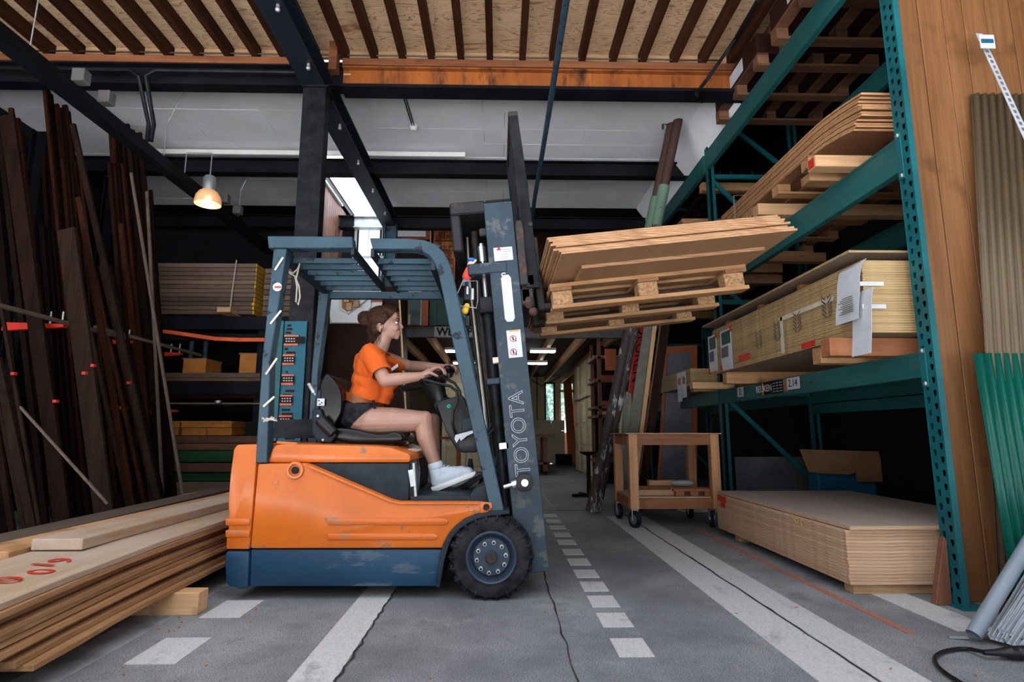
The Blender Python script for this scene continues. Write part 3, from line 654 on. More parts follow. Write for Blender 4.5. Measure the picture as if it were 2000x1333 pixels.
# ================================================================ LEFT SIDE
# leaning hardwood: (top px, lower px, width px, depth, material, kind)
def lean(x0,y0,x1,y1,w,Y,mat,label,group,th=.03,name='leaning_plank', stop=None):
    p = at(x0,y0,Y); q = at(x1,y1,Y); d = (q-p)
    t = (p.z-.002)/(-d.z) if stop is None else (p.z-stop)/(-d.z)
    r = p+d*t; ww = w/1117*(Y*.99+.3)
    o = obj(name, B().bar(r+Vector((0,0,th*.2)), p, ww, th, (0,1,0)), M[mat], bev=.002)
    return tag(o, label, 'plank', group)
L1='reddish dark plank leaning in the tall bunch nearest the left edge'; G='hardwood planks leaning on the left wall'
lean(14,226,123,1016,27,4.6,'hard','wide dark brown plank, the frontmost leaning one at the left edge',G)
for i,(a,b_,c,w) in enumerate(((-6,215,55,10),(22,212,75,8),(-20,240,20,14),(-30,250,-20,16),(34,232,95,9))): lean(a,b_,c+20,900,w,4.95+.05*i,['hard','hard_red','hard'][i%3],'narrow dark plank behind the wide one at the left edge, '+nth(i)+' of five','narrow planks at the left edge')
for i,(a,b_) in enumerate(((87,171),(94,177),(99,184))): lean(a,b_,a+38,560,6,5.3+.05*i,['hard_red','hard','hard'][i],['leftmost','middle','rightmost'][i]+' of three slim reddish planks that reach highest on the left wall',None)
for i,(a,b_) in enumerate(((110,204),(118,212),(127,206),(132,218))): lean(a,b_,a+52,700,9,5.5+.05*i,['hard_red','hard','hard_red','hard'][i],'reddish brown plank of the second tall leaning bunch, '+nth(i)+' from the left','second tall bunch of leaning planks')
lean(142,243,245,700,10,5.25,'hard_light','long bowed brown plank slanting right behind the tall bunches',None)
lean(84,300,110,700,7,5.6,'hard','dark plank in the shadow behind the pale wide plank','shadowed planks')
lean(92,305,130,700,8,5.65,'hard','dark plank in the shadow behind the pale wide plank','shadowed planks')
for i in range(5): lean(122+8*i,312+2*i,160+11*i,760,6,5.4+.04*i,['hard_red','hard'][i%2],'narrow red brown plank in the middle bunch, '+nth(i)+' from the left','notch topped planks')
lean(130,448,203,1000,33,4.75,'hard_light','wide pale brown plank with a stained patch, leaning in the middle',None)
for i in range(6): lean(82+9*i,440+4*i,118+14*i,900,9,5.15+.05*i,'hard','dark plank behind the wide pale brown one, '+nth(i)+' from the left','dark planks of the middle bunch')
lean(154,386,257,983,10,5.0,'hard_red','slim reddish plank leaning right of the wide pale one',None)
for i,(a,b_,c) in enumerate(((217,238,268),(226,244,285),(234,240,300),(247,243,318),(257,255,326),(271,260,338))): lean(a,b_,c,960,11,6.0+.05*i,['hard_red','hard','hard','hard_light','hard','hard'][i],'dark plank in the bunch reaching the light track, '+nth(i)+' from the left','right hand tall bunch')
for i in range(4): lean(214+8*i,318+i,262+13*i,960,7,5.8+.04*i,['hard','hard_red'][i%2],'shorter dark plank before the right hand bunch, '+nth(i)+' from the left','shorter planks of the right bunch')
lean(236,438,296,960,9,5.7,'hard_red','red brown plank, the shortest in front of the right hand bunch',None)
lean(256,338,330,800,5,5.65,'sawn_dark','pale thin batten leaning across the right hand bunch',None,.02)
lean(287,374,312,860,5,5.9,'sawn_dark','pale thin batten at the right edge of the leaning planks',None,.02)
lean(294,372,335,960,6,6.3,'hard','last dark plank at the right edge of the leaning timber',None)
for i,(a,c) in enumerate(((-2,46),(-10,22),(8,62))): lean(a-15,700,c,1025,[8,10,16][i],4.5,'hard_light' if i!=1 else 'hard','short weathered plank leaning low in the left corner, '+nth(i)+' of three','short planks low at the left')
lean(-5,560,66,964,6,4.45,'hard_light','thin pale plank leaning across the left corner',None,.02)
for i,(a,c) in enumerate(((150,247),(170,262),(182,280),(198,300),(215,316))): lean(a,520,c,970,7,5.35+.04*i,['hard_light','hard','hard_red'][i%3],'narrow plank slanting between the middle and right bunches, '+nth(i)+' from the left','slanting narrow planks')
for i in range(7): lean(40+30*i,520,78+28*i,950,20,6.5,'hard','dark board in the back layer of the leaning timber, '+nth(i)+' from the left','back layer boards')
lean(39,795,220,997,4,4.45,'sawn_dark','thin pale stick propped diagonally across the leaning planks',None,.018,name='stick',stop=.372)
# cantilever rack with red arms
cr_ = thing('cantilever_rack', (-4.6,5.5,0), 'dark cantilever rack with red arms that hold the leaning planks', 'rack')
for Y in (3.9,4.75,5.65,6.75):
    obj('upright', B().ibeam((-4.75,Y,0),(-4.75,Y,4.0),.12,.16,up=(1,0,0)), M['steel_dark'], cr_)
def arm(px0,py0,px1,py1,Y):
    q = at(px1,py1,Y); a = Vector((min(-4.1,q.x-.3),Y,q.z-.01))
    o = obj('arm', B().bar(a, q, .05,.07,(0,0,1),.05,.025), M['red'], cr_, label='red painted arm')
    return q
tips = []
for (a,b_,c,d,Y,pins) in ((80,640,128,637,4.75,1),(180,675,257,668,5.65,1),(308,697,355,692,6.75,1),(200,800,247,797,5.65,0),(322,805,346,803,6.75,0),(215,910,240,906,5.65,0)):
    q = arm(a,b_,c,d,Y)
    if pins:
        tips.append(q); obj('pin', B().cyl(q+Vector((-.03,0,0)),q+Vector((-.03,0,.12)),.008).cyl(q+Vector((-.13,0,0)),q+Vector((-.13,0,.12)),.008), M['zinc'], cr_)
for (a,b_,Y) in ((24,730,4.4),(163,729,4.5),(250,748,5.2),(106,784,4.4),(180,714,4.6)): obj('end_stop', B().box(*[at(a,b_,Y).x+v for v in (-.014,.014)],Y,Y+.03,at(a,b_,Y).z-.011,at(a,b_,Y).z+.011), M['red'], cr_, label='red end stop')
zz = 1.795
tag(obj('long_batten', B().bar((-3.55,3.4,zz),(-3.6,5.55,zz),.03,.03), M['sawn_dark']), 'thin pale batten lying along the red arms, nearer length', 'batten')
tag(obj('long_batten', B().bar((-3.61,5.1,zz+.035),(-3.62,6.95,zz+.03),.03,.03), M['sawn_dark']), 'thin pale batten lying along the red arms, farther length', 'batten')

# timber stack on the floor (left foreground)
GS = 'planks of the long timber stack on the floor'
obj_b = tag(obj('bearer_block', B().box(-2.5,-1.50,3.06,3.16,0,.108), M['pine_x'], bev=.003), 'square pale pine bearer under the timber stack, end towards the forklift', 'bearer')
tag(obj('bearer_block', B().box(-2.5,-1.66,1.3,1.4,0,.108), M['pine_x']), 'pine bearer under the near end of the timber stack', 'bearer')
tag(obj('bearer_block', B().box(-2.5,-1.66,4.6,4.7,0,.108), M['pine_x']), 'pine bearer under the far end of the timber stack', 'bearer')
z = .110
spec = [(.028,-1.62,2.17),(.030,-1.655,2.13),(.028,-1.695,2.10),(.030,-1.66,1.5),(.028,-1.675,1.4),(.028,-1.67,1.3),(.026,-1.66,1.2),(.034,-1.70,1.2),(.030,-1.66,1.1),(.030,-1.665,1.1)]
for i,(t,xr,yn) in enumerate(spec):
    t *= .80
    yf = 4.9+random.uniform(-.1,.1); n = 12; b = B(); xl = xr-.46-random.uniform(0,.03); rot = .012
    v = []
    dip = -.006 if i in (2,3,6) else 0
    for k in range(n+1):
        y = yn+(yf-yn)*k/n; wv = .004*math.sin(k*1.7+i*2)+random.uniform(-.002,.002); dz = dip*math.sin(max(0,(3-y))*1.2) - .038*max(0,2.95-y)**1.3
        v += [(xl,y,z+dz),(xr+wv-.012*(y-3),y,z+dz),(xr+wv-.012*(y-3),y,z+t+dz),(xl,y,z+t+dz)]
    f = [(0,1,2,3),(4*n,4*n+3,4*n+2,4*n+1)]
    for k in range(n):
        for c in range(4): f.append((4*k+c,4*k+4+c,4*k+4+(c+1)%4,4*k+(c+1)%4))
    top = i == len(spec)-1
    pk = tag(obj('sawn_plank', b.add(v,f), M['sawn_top'] if top else M['sawn'], bev=.002), 'wide dusty sawn plank on top of the stack, marked with red letters' if top else ('sawn plank at the very bottom of the floor stack' if i == 0 else 'sawn plank in the layered floor stack, '+nth(i)+' from the bottom'), 'plank', None if (top or i==0) else GS)
    z += t + (.006 if i in (1,4,7) else .0015)
ztop = z-.0015
for i,(s,xx,yy) in enumerate((('2',-1.83,2.12),('/',-1.83,2.22),('0 0',-1.82,2.36),('19',-1.86,2.55))):
    text('red_mark', s, (xx,yy,ztop+.003-.038*max(0,2.95-yy-.05)**1.3), .16, M['red'], pk, xdir=(.25,1,0), ydir=(-1,.25,0), label='red stencilled mark')
for k,(yy) in enumerate((2.9,2.2)):
    pass
for (xx,yy,zz2) in ((-1.70,2.62,.17),(-1.71,2.66,.205)): tag(obj('sticker_strip', B().box(xx-.3,xx+.035,yy,yy+.03,zz2,zz2+.012), M['pine_x']), 'small pale spacer strip sticking out between the stacked planks', 'spacer', 'spacer strips in the stack')
# second stack behind: two pale planks and dark beams
tag(obj('sawn_plank', B().box(-2.125,-1.895,2.76,5.3,ztop+.001,ztop+.051), M['sawn_top'], bev=.003), 'thick plank lying on the back of the stack, its pale sawn end towards us', 'plank')
tag(obj('sawn_plank', B().box(-2.36,-2.14,2.66,5.3,.335,.385), M['sawn'], bev=.003), 'plank just left of and below the thick one, its sawn end showing', 'plank')
tag(obj('timber_baulk', B().box(-2.36,-2.14,2.3,5.3,.0,.333), M['sawn_dark'], bev=.003), 'dark thick timber under the plank behind the stack', 'timber')
for i,(xx,z0,t) in enumerate(((-2.60,.0,.12),(-2.60,.125,.11),(-2.62,.24,.12))):
    tag(obj('dark_beam', B().bar((xx+.12,1.6,z0+t/2),(xx-.12,6.4,z0+t/2),.22,t), M['sawn_dark'], bev=.003), ['bottom','middle','topmost'][i]+' of three long dark beams behind the floor stack', 'beam')
tag(obj('dark_beam', B().bar((-2.9,1.6,.05),(-3.2,6.4,.05),.25,.1), M['sawn_dark'], bev=.003), 'long low dark beam on the floor in front of the leaning planks', 'beam')

# back left rack
RY = 7.0
rk = thing('timber_rack', (-3.8,7.3,0), 'dark steel rack loaded with timber at the back on the left', 'rack')
for zc in (2.24,1.44): 
    for Y in (7.02,7.9): obj('beam', B().box(-4.95,-2.46,Y,Y+.06,zc-.08,zc+.08), M['steel_dark'], rk)
obj('beam', B().box(-4.95,-2.46,7.0,7.06,2.02,2.10), M['steel_dark'], rk)
for X in (-4.95,-3.0,-2.52):
    for Y in (7.08,7.84): obj('upright', B().box(X,X+.08,Y,Y+.06,0,2.32), M['steel_dark'], rk)
obj('brace', B().cyl((-3.98,7.4,1.7),(-3.98,7.4,2.1),.03).cyl((-3.8,7.4,1.7),(-3.8,7.4,2.1),.03), M['guard'], rk)
for (a,y0,y1,n) in ((300,508,608,12),):
    t = .655/n
    for i in range(n):
        z0 = 2.345+i*t
        for j in range(2):
            o = tag(obj('bundled_plank', B().box(-4.95,-3.06+random.uniform(-.015,.015),7.0+j*.31,7.30+j*.31,z0,z0+t-.006), M['rackwood'], bev=.002), 'yellow ended plank in the '+('front' if j==0 else 'back')+' column of the strapped bundle, '+nth(i)+' from the bottom', 'plank', 'planks of the yellow ended bundle')
            x1 = -3.06
            obj('painted_end', B().box(x1-.02,x1+.018,7.003+j*.31,7.297+j*.31,z0+.002,z0+t-.008), M['yellow_end'], o, label='yellow painted end')
for i in range(9): tag(obj('bundled_plank', B().box(-2.98,-2.52,7.1,7.6,2.34+i*.07,2.40+i*.07), M['rackwood'], bev=.002), 'grey plank in the short bundle behind the guard post, '+nth(i)+' from the bottom', 'plank', 'planks of the short bundle')
tag(obj('bundle_strap', B().tube([at(462,508,6.97),at(455,560,6.97),at(449,607,6.97)], .007, 6), M['tape']), 'white strap around the yellow ended bundle', 'strap')
tag(obj('bundle_bearer', rect(423,600,450,610,6.8,.3), M['pine_x'], bev=.003), 'small pale block under the yellow ended bundle', 'block')
sp0 = [at(x,y,6.95) for x,y in ((306,646),(340,650),(380,656),(420,662),(470,664),(530,664))]; sb = B()
for a_,c_ in zip(sp0,sp0[1:]): sb.bar(a_,c_,.004,.045,(0,0,1))
tag(obj('ratchet_strap', sb, M['strap']), 'bright orange strap sagging across the rack', 'strap')
def sh(px0,py0,px1,py1,mat,label,group=None,Y=7.05,t=.5,cat='plank',name='shelf_plank'):
    return tag(obj(name, rect(px0,py0,px1,py1,Y,t), M[mat], bev=.003), label, cat, group)
sh(311,729,508,738,'rackwood','pale plank edge, upper one on the middle shelf')
sh(311,739,508,747,'shelfwood','dark plank on the middle shelf','dark middle shelf planks')
sh(311,748,508,753,'rackwood','pale thin plank edge, lower one on the middle shelf')
sh(314,754,508,766,'shelfwood','dark plank on the middle shelf','dark middle shelf planks')
sh(316,767,508,779,'hard_red','red brown plank at the bottom of the middle shelf')
sh(316,787,508,790,'rackwood','thin reddish strip above the lower steel beam')
for (a,b_,c,d,l) in ((356,700,403,729,'left open orange box on the middle shelf'),(466,690,512,729,'right open orange box on the middle shelf')): 
    bx = thing('storage_box', at((a+c)/2,d,7.1), l, 'box'); obj('body', rect(a,b_,c,d,7.1,.4), M['orange_box'], bx, bev=.004); obj('rim', rect(a,b_,c,b_+2,7.09,.42), M['card'], bx)
for (a,b_,c,d,l) in ((320,823,352,836,'upper left orange carton on the low shelf'),(353,823,454,836,'upper right long orange carton on the low shelf'),(320,837,350,851,'lower left orange carton on the low shelf'),(354,837,404,851,'lower middle orange carton on the low shelf'),(404,837,454,851,'lower right orange carton on the low shelf')):
    bx = thing('storage_box', at((a+c)/2,d,7.1), l, 'box'); obj('body', rect(a,b_,c-1,d,7.1,.4), M['orange_box'], bx, bev=.004); obj('lid', rect(a,b_,c-1,b_+3,7.085,.42), M['yellow_end'] if False else M['orange_box'], bx)
sh(322,852,508,866,'shelfwood','brown plank right under the orange cartons')
sh(325,867,508,880,'shelfwood','dark plank above the green one on the low shelf')
sh(330,881,508,903,'greenplank','wide green stained plank low on the left rack')
sh(332,905,508,923,'shelfwood','brown plank between the two green ones')
sh(336,925,508,940,'greenplank','lower paler green plank on the left rack')
sh(340,942,508,972,'rackwood','dark grey board at the bottom of the left rack',Y=7.0)
tag(obj('cap', B().cyl(at(426,788,6.98),at(426,783,6.98),.04), M['zinc']), 'small grey cap on the strip of the left rack', 'cap')
tag(obj('round_post', rect(478,824,500,852,7.2,.1), M['black_steel']), 'dark short post beside the orange cartons', 'post')
struct('trim_7', B().box(-5.6,-1.9,9.0,9.05,0,4.18), M['night'])
# teal board with price tags on the column
tb = thing('price_board', at(555,862,4.8), 'petrol blue perforated board with black price tags behind the forklift', 'board')
BY = 4.86; a = at(520,862,BY); c = at(600,628,BY)
obj('panel', B().box(a.x+.09,c.x,BY,BY+.018,a.z,c.z), M['teal_board'], tb); obj('side_flange', B().box(a.x,a.x+.088,BY-.02,BY+.005,a.z,c.z), M['teal'], tb)
tags_ = [(556,658,583),(553,696,575),(551,735,574),(548,775,571),(545,815,570)]
for (x0,y0,x1) in tags_:
    obj('tag_holder', rect(x0-2,y0-3,x1,y0+17,BY-.012,.010), M['redbrown'] if False else M['strap'], tb, label='orange tag holder')
    obj('price_tag', rect(x0-2,y0,x1+(12 if y0<670 else 0),y0+13,BY-.02,.007), M['black'], tb, label='black price tag')
    for r in range(2):
        for q_ in range(4): obj('chalk_mark', rect(x0+2+q_*5,y0+3+r*5,x0+5+q_*5,y0+5+r*5,BY-.023,.002), M['paper'], tb)
for (x,y,w) in ((561,634,8),(560,641,11),(558,648,10),(559,687,18),(558,725,4),(557,762,18),(552,770,16),(550,799,16),(550,807,22),(548,846,22),(540,850,6),(556,855,20),(556,680,6)):
    obj('slot', rect(x,y,x+w,y+4,BY-.006,.005), M['maroon'], tb)
# ================================================================ FORKLIFT
YN, YF = 3.30, 4.26; YC = (YN+YF)/2
fk = thing('forklift', (-.7, YC, 0), 'orange and blue electric forklift truck with its fork raised, driven by a woman', 'forklift')
def P(pts, Y=YN): return [XZ(x, y, Y) for x, y in pts]
def side(name, pts, y0, y1, m, bev=.012, Y=YN, parent=None, smooth=True, seg=2, **k): return obj(name, B().prism(P(pts, Y), y0, y1), M[m] if isinstance(m, str) else m, parent or fk, bev=bev, smooth=smooth, seg=seg, **k)
cw_ = side('counterweight', [(456,878),(463,869),(503,868),(487,1074),(441,1074),(442,1040),(446,1034),(443,1020),(447,1010),(445,985),(449,930)], YN, YF, 'orange', .02)
side('counterweight_base', [(440,1077),(487,1077),(484,1150),(470,1152),(448,1148),(440,1140),(438,1100)], YN, YF, 'blue', .015)
for yy in (1013,1036): side('ridge', [(441,yy),(489,yy),(488,yy+14),(441,yy+14)], YN-.008, YF, 'orange_worn', .006, parent=cw_)
# lower blue side skirt
side('side_skirt', [(489,1075),(868,1075),(866,1090),(858,1145),(852,1147),(486,1147)], YN+.01, YF-.01, 'blue', .006)
# orange side panel with the sloped step-through line
arc = [(867,1072),(870,1060),(878,1044),(892,1028),(908,1016),(926,1008),(945,1004),(963,1001)]
pan = side('side_panel', [(503,906),(598,905),(612,910),(700,948),(765,976),(782,980),(935,980),(956,982),(962,990)] + arc[::-1][0:] + [(488,1073)], YN, YF, 'orange', .014)
side('panel_fold', [(598,907),(612,912),(700,950),(765,978),(782,982),(935,982),(935,986),(780,986),(762,982),(697,955),(606,916)], YN-.012, YN+.02, 'orange', .004, parent=pan)
side('rib', [(640,1012),(868,1012),(876,1016),(876,1022),(868,1026),(640,1026)], YN-.009, YN+.01, 'orange_worn', .006, parent=pan)
side('rib', [(640,1042),(848,1042),(856,1046),(856,1052),(848,1055),(640,1055)], YN-.009, YN+.01, 'orange_worn', .006, parent=pan)
def disc(px,py,r,Y,m,parent,name,t=.012,n=24): 
    c = at(px,py,Y); return obj(name, B().cyl(c+Vector((0,-t,0)), c+Vector((0,.02,0)), r, n=n), M[m], parent, bev=.002, smooth=True)
c = at(577,919,YN); obj('recess_ring', B().lathe([(.050,-.002),(.046,-.012),(.034,-.012),(.030,.001)], c, (0,1,0), 28), M['orange'], pan, smooth=True)
disc(577,919,.020,YN,'rubber',pan,'rubber_plug'); 
side('end_bracket', [(938,980),(960,982),(962,992),(950,1003),(938,1003)], YN-.016, YN+.02, 'orange_worn', .005, parent=pan)
disc(950,991,.018,YN-.014,'rubber',pan,'rubber_plug')
# hood under the seat
side('seat_hood', [(528,878),(534,869),(560,867),(720,871),(760,874),(796,886),(802,892),(800,905),(519,905)], YN+.02, YF-.02, 'orange', .016)
side('hood_lever', [(535,862),(576,865),(578,872),(535,868)], YN+.03, YN+.10, 'orange', .006)
side('battery_cover', [(600,906),(798,906),(796,978),(770,982),(606,916)], YN+.035, YF-.035, 'grey_plastic', .004)
side('battery_door_edge', [(793,905),(812,900),(815,925),(812,975),(793,978)], YN+.05, YN+.13, 'black_plastic', .004)
obj('latch_rod', B().cyl(at(808,905,YN+.03), at(812,970,YN+.03), .010).bar(at(803,918,YN+.03), at(808,950,YN+.03), .03, .03), M['zinc'], fk)
# floor plate, cowl
side('floor_plate', [(800,970),(925,970),(925,981),(800,981)], YN+.03, YF-.03, 'grey_plastic', .004)
side('front_cowl', [(918,969),(930,956),(950,945),(962,955),(966,985),(918,985)], YN+.02, YN+.30, 'grey_plastic', .006)
side('front_bulkhead', [(925,970),(945,900),(965,890),(985,1000),(930,985)], YN+.55, YF-.02, 'black_plastic', .006)
pd = side('pedal', [(888,964),(934,938),(944,942),(915,962),(895,973)], YC-.06, YC+.06, 'grey_plastic', .006)
side('pedal', [(865,968),(898,948),(908,950),(880,968)], YC+.12, YC+.2, 'grey_plastic', .006)
side('pedal_arm', [(905,905),(914,905),(918,940),(910,946),(900,948)], YC+.05, YC+.08, 'grey_plastic', .003)
# wheel arch and fender
ao = [(852,1146),(860,1085),(866,1062),(876,1043),(890,1027),(908,1013),(930,1004),(960,998),(995,996),(996,1004),(962,1007),(934,1013),(912,1023),(896,1036),(884,1050),(876,1068),(868,1095),(859,1147)]
side('fender', ao, YN-.02, YN+.28, 'grey_plastic', .004)
side('fender', ao, YF-.28, YF+.02, 'grey_plastic', .004)
side('frame_rail', [(860,1075),(985,1040),(1000,1040),(1000,1075),(870,1120)], YN+.26, YF-.26, 'black_steel', .004)
obj('underbody', B().box(XZ(500,1100,YN)[0], XZ(860,1100,YN)[0], YN+.12, YF-.12, .06, .2), M['black_steel'], fk)
# wheels
def wheel(cx, cz, r, y0, w, sgn, name='front_wheel'):
    o = Vector((cx, y0, cz)); d = Vector((0, sgn, 0))
    tyre = obj(name, B().lathe([(r*.62,.0),(r*.66,-.006),(r*.80,-.008),(r*.93,.004),(r*.985,.03),(r,.06),(r,w-.05),(r*.95,w),(r*.62,w)], o, d, 56), M['rubber'], fk, smooth=True)
    lug = B()
    n = 22
    for k in range(n):
        for s2 in (0,1):
            a = 2*math.pi*(k+.5*s2)/n; e = Vector((math.cos(a),0,math.sin(a))); t_ = Vector((-math.sin(a),0,math.cos(a)))
            p0 = o + d*(.002 if s2==0 else w*.5) + e*(r*.90 if s2==0 else r*.98); 
            if s2 == 0: 
                lug.bar(o+e*(r*.84)+d*.004, o+e*(r*1.015)+d*.038, .040, .012, tuple(t_)) ; lug.bar(o+e*(r*1.0)+d*.03, o+e*(r*1.0)+d*(w*.5), .040, .020, tuple(e))
            else: lug.bar(o+e*(r*1.0)+d*(w*.5), o+e*(r*1.0)+d*(w*.95), .040, .020, tuple(e))
    obj('tread', lug, M['rubber'], tyre, bev=.003)
    rim = obj('rim', B().lathe([(r*.63,-.004),(r*.60,-.012),(r*.57,-.006),(r*.555,.03),(r*.50,.045),(r*.44,.022),(r*.30,.018),(r*.16,.018),(r*.155,-.012),(r*.07,-.014),(0.001,-.014),(.001,.08),(r*.63,.08)], o, d, 44), M['rusty_blue'], tyre, smooth=True)
    nb = B(); nt_ = B()
    for k in range(10):
        a = 2*math.pi*(k+.25)/10; e = Vector((math.cos(a),0,math.sin(a)))
        q = o+e*(r*.36)+d*.018
        obj('wheel_nut', B().cyl(q, q-d*.024, .0135, n=6), M['zinc'], tyre, bev=.002)
        obj('stud', B().cyl(q-d*.02, q-d*.032, .006, n=8), M['black_steel'], tyre) if sgn > 0 else None
    obj('hub_cap', B().lathe([(r*.15,-.012),(r*.12,-.02),(.001,-.02),(.001,0),(r*.15,0)], o, d, 20), M['rusty'], tyre, smooth=True)
M['rusty_blue'] = worn('rim_paint', (.035,.055,.085), (.09,.06,.05), .5, .57, 12, sharp=.08)
wheel(-.040, .225, .222, YN-.03, .19, 1); wheel(-.040, .225, .222, YF+.03, .19, -1)
obj('rear_wheel', B().lathe([(.05,0),(.15,0),(.16,.03),(.16,.15),(.15,.18),(.05,.18)], (-1.12,YC-.09,.16), (0,1,0), 32), M['rubber'], fk, smooth=True)
obj('axle', B().cyl((-.04,YN+.1,.225),(-.04,YF-.1,.225),.05), M['black_steel'], fk)

# overhead guard
def post(name, pts, y0, y1, m='guard', **k): return side(name, pts, y0, y1, m, .005, seg=1, **k)
for (y0,y1,lab) in ((YN,YN+.085,None),(YF-.085,YF,None)):
    post('rear_post', [(534,486),(560,486),(528,700),(522,905),(498,905),(512,700)], y0, y1)
R1 = [(722,465),(800,466),(830,469),(850,477),(867,493),(878,514),(886,540),(907,640),(985,1000),(958,1000),(878,640),(866,580),(856,535),(848,512),(838,499),(824,491),(808,487),(728,487)]
for (y0,y1) in ((YN,YN+.085),(YF-.085,YF)): 
    post('front_pillar', R1, y0, y1)
for (y0,y1) in ((YN,YN+.085),(YF-.085,YF)): post('top_rail', [(522,461),(688,462),(690,485),(524,485)], y0, y1)
post('far_rail', [(560,545),(860,545),(860,562),(560,562)], YF-.06, YF-.0, Y=YF) if False else None
obj('gusset', B().prism([XZ(x,y,YF) for x,y in ((836,560),(866,560),(886,640),(880,618),(872,598),(860,582),(846,573))], YF-.07, YF-.01), M['guard'], fk, bev=.003)
post('visor_plate', [(820,468),(858,468),(850,482),(838,478)], YN+.1, YF-.1)
zT = XZ(700,470,YN)[1]
def crossbar(px, py, w, h, name='cross_member'):
    x, z_ = XZ(px,py,YN); obj(name, B().box(x-w/2,x+w/2,YN+.01,YF-.01,z_-h,z_), M['dark_blue'], fk, bev=.003)
crossbar(550,486,.05,.06); crossbar(688,480,.022,.055); crossbar(727,484,.022,.055); crossbar(846,505,.03,.07)
xr0, z_r = XZ(552,487,YN); xr1 = XZ(688,487,YN)[0]; xf0 = XZ(728,487,YN)[0]; xf1 = XZ(845,487,YN)[0]
for k in range(6):
    y = YN+.13+k*(YF-YN-.2)/5.6
    obj('guard_bar', B().box(xr0,xr1,y,y+.022,z_r-.045,z_r-.012), M['guard'], fk, bev=.002)
    obj('guard_bar', B().box(xf0,xf1,y,y+.022,z_r-.045,z_r-.012), M['guard'], fk, bev=.002)
obj('far_side_rail', B().box(xr0-.02,xf1+.04,YF-.055,YF-.01,z_r-.085,z_r-.03), M['guard'], fk, bev=.003)
# tape stripes and ties on the rear post
def seg(px0,py0,px1,py1,Y=YN-.004,w=.012,t=.004): return B().bar(at(px0,py0,Y), at(px1,py1,Y), w, t, (0,1,0))
for (a,b_,c,d) in ((537,528,553,503),(528,633,549,607),(519,732,541,700),(514,795,536,775)): obj('tape_stripe', seg(a,b_,c,d), M['tape'], fk, label='cream tape wound round the post')
obj('rope_tie', B().tube([at(x,y,YN-.02) for x,y in ((512,817),(522,823),(531,815),(541,822),(520,818),(514,824),(536,817))], .006, 6), M['tape'], fk, smooth=True)
c = at(542,561,YN); obj('round_sticker', B().cyl(c+Vector((0,-.003,0)), c+Vector((0,.002,0)), .026, n=24), M['paper'], fk, label='round cream sticker')
obj('sticker_band', rect(536,559,549,563,YN-.006,.002), M['redbrown'], fk)
obj('reflector', rect(559,490,564,502,YN+.07,.03), M['red'], fk, label='small red reflector')
obj('cord', B().tube([at(x,y,YN+.14) for x,y in ((562,530),(572,534),(580,527),(586,512),(582,530),(578,545),(584,560),(586,580),(582,596),(578,590),(580,560),(576,540),(564,533))], .005, 6), M['tape'], fk, smooth=True, label='cream cord tied to the guard')
# seat
SY0, SY1 = YC-.25, YC+.25
def sP(pts): return [XZ(x,y,SY0) for x,y in pts]
def cm(pts, k=5):
    out = []; n = len(pts)
    for i in range(n):
        p0,p1,p2,p3 = [Vector(pts[(i+j)%n]) for j in (-1,0,1,2)]
        for j in range(k):
            t = j/k; q = .5*((2*p1)+(-p0+p2)*t+(2*p0-5*p1+4*p2-p3)*t*t+(-p0+3*p1-3*p2+p3)*t**3); out.append((q.x,q.y))
    return out
def seatpart(name, pts, y0, y1, m, bev, seg_=3): return obj(name, B().prism(sP(cm(pts) if m == 'vinyl' else pts), y0, y1), M[m], fk, bev=bev, seg=seg_, smooth=True)
seatpart('seat_cushion', [(655,836),(690,838),(720,845),(748,848),(770,843),(786,850),(786,862),(770,866),(700,868),(660,862),(648,850)], SY0, SY1, 'vinyl', .022)
seatpart('seat_base', [(640,850),(665,862),(770,866),(768,872),(640,872),(618,864),(620,845)], SY0+.03, SY1-.03, 'black_plastic', .01)
seatpart('backrest', [(633,733),(641,732),(652,742),(666,764),(668,790),(664,812),(650,834),(640,836),(628,820),(622,790),(624,752)], SY0, SY1, 'vinyl', .03, 4)
seatpart('seat_hinge', [(612,800),(628,800),(640,830),(660,850),(648,866),(622,864),(612,848)], SY0-.03, SY0+.0, 'grey_plastic', .01)
obj('belt_reel', B().cyl(at(630,826,SY0-.05)+Vector((-.02,0,.02)), at(652,848,SY0-.05), .035, n=20), M['black_plastic'], fk, bev=.005, smooth=True)
for q in ((621,813),(622,822),(631,860)): disc(q[0],q[1],.009,SY0-.03,'zinc',fk,'bolt',.006,12)
obj('lever', B().cyl(at(616,772,SY0-.02), at(603,752,SY0-.02), .006).cyl(at(613,768,SY0-.02), at(603,750,SY0-.02), .013), M['zinc'], fk, smooth=True, label='seat adjusting lever with grey grip')
seatpart('seat_side', [(621,765),(628,760),(624,800),(614,800),(616,780)], SY0-.01, SY0+.03, 'grey_plastic', .006)
obj('warning_label', rect(619,779,634,793,SY0-.018,.004), M['paper'], fk, label='white warning label')
for a,b_ in ((621,782),(627,786),(623,789)): obj('label_mark', rect(a,b_,a+3,b_+2,SY0-.021,.003), M['black'], fk)
obj('seat_brace', B().bar(at(538,838,YC), at(622,838,YC), .05, .12), M['black_steel'], fk)
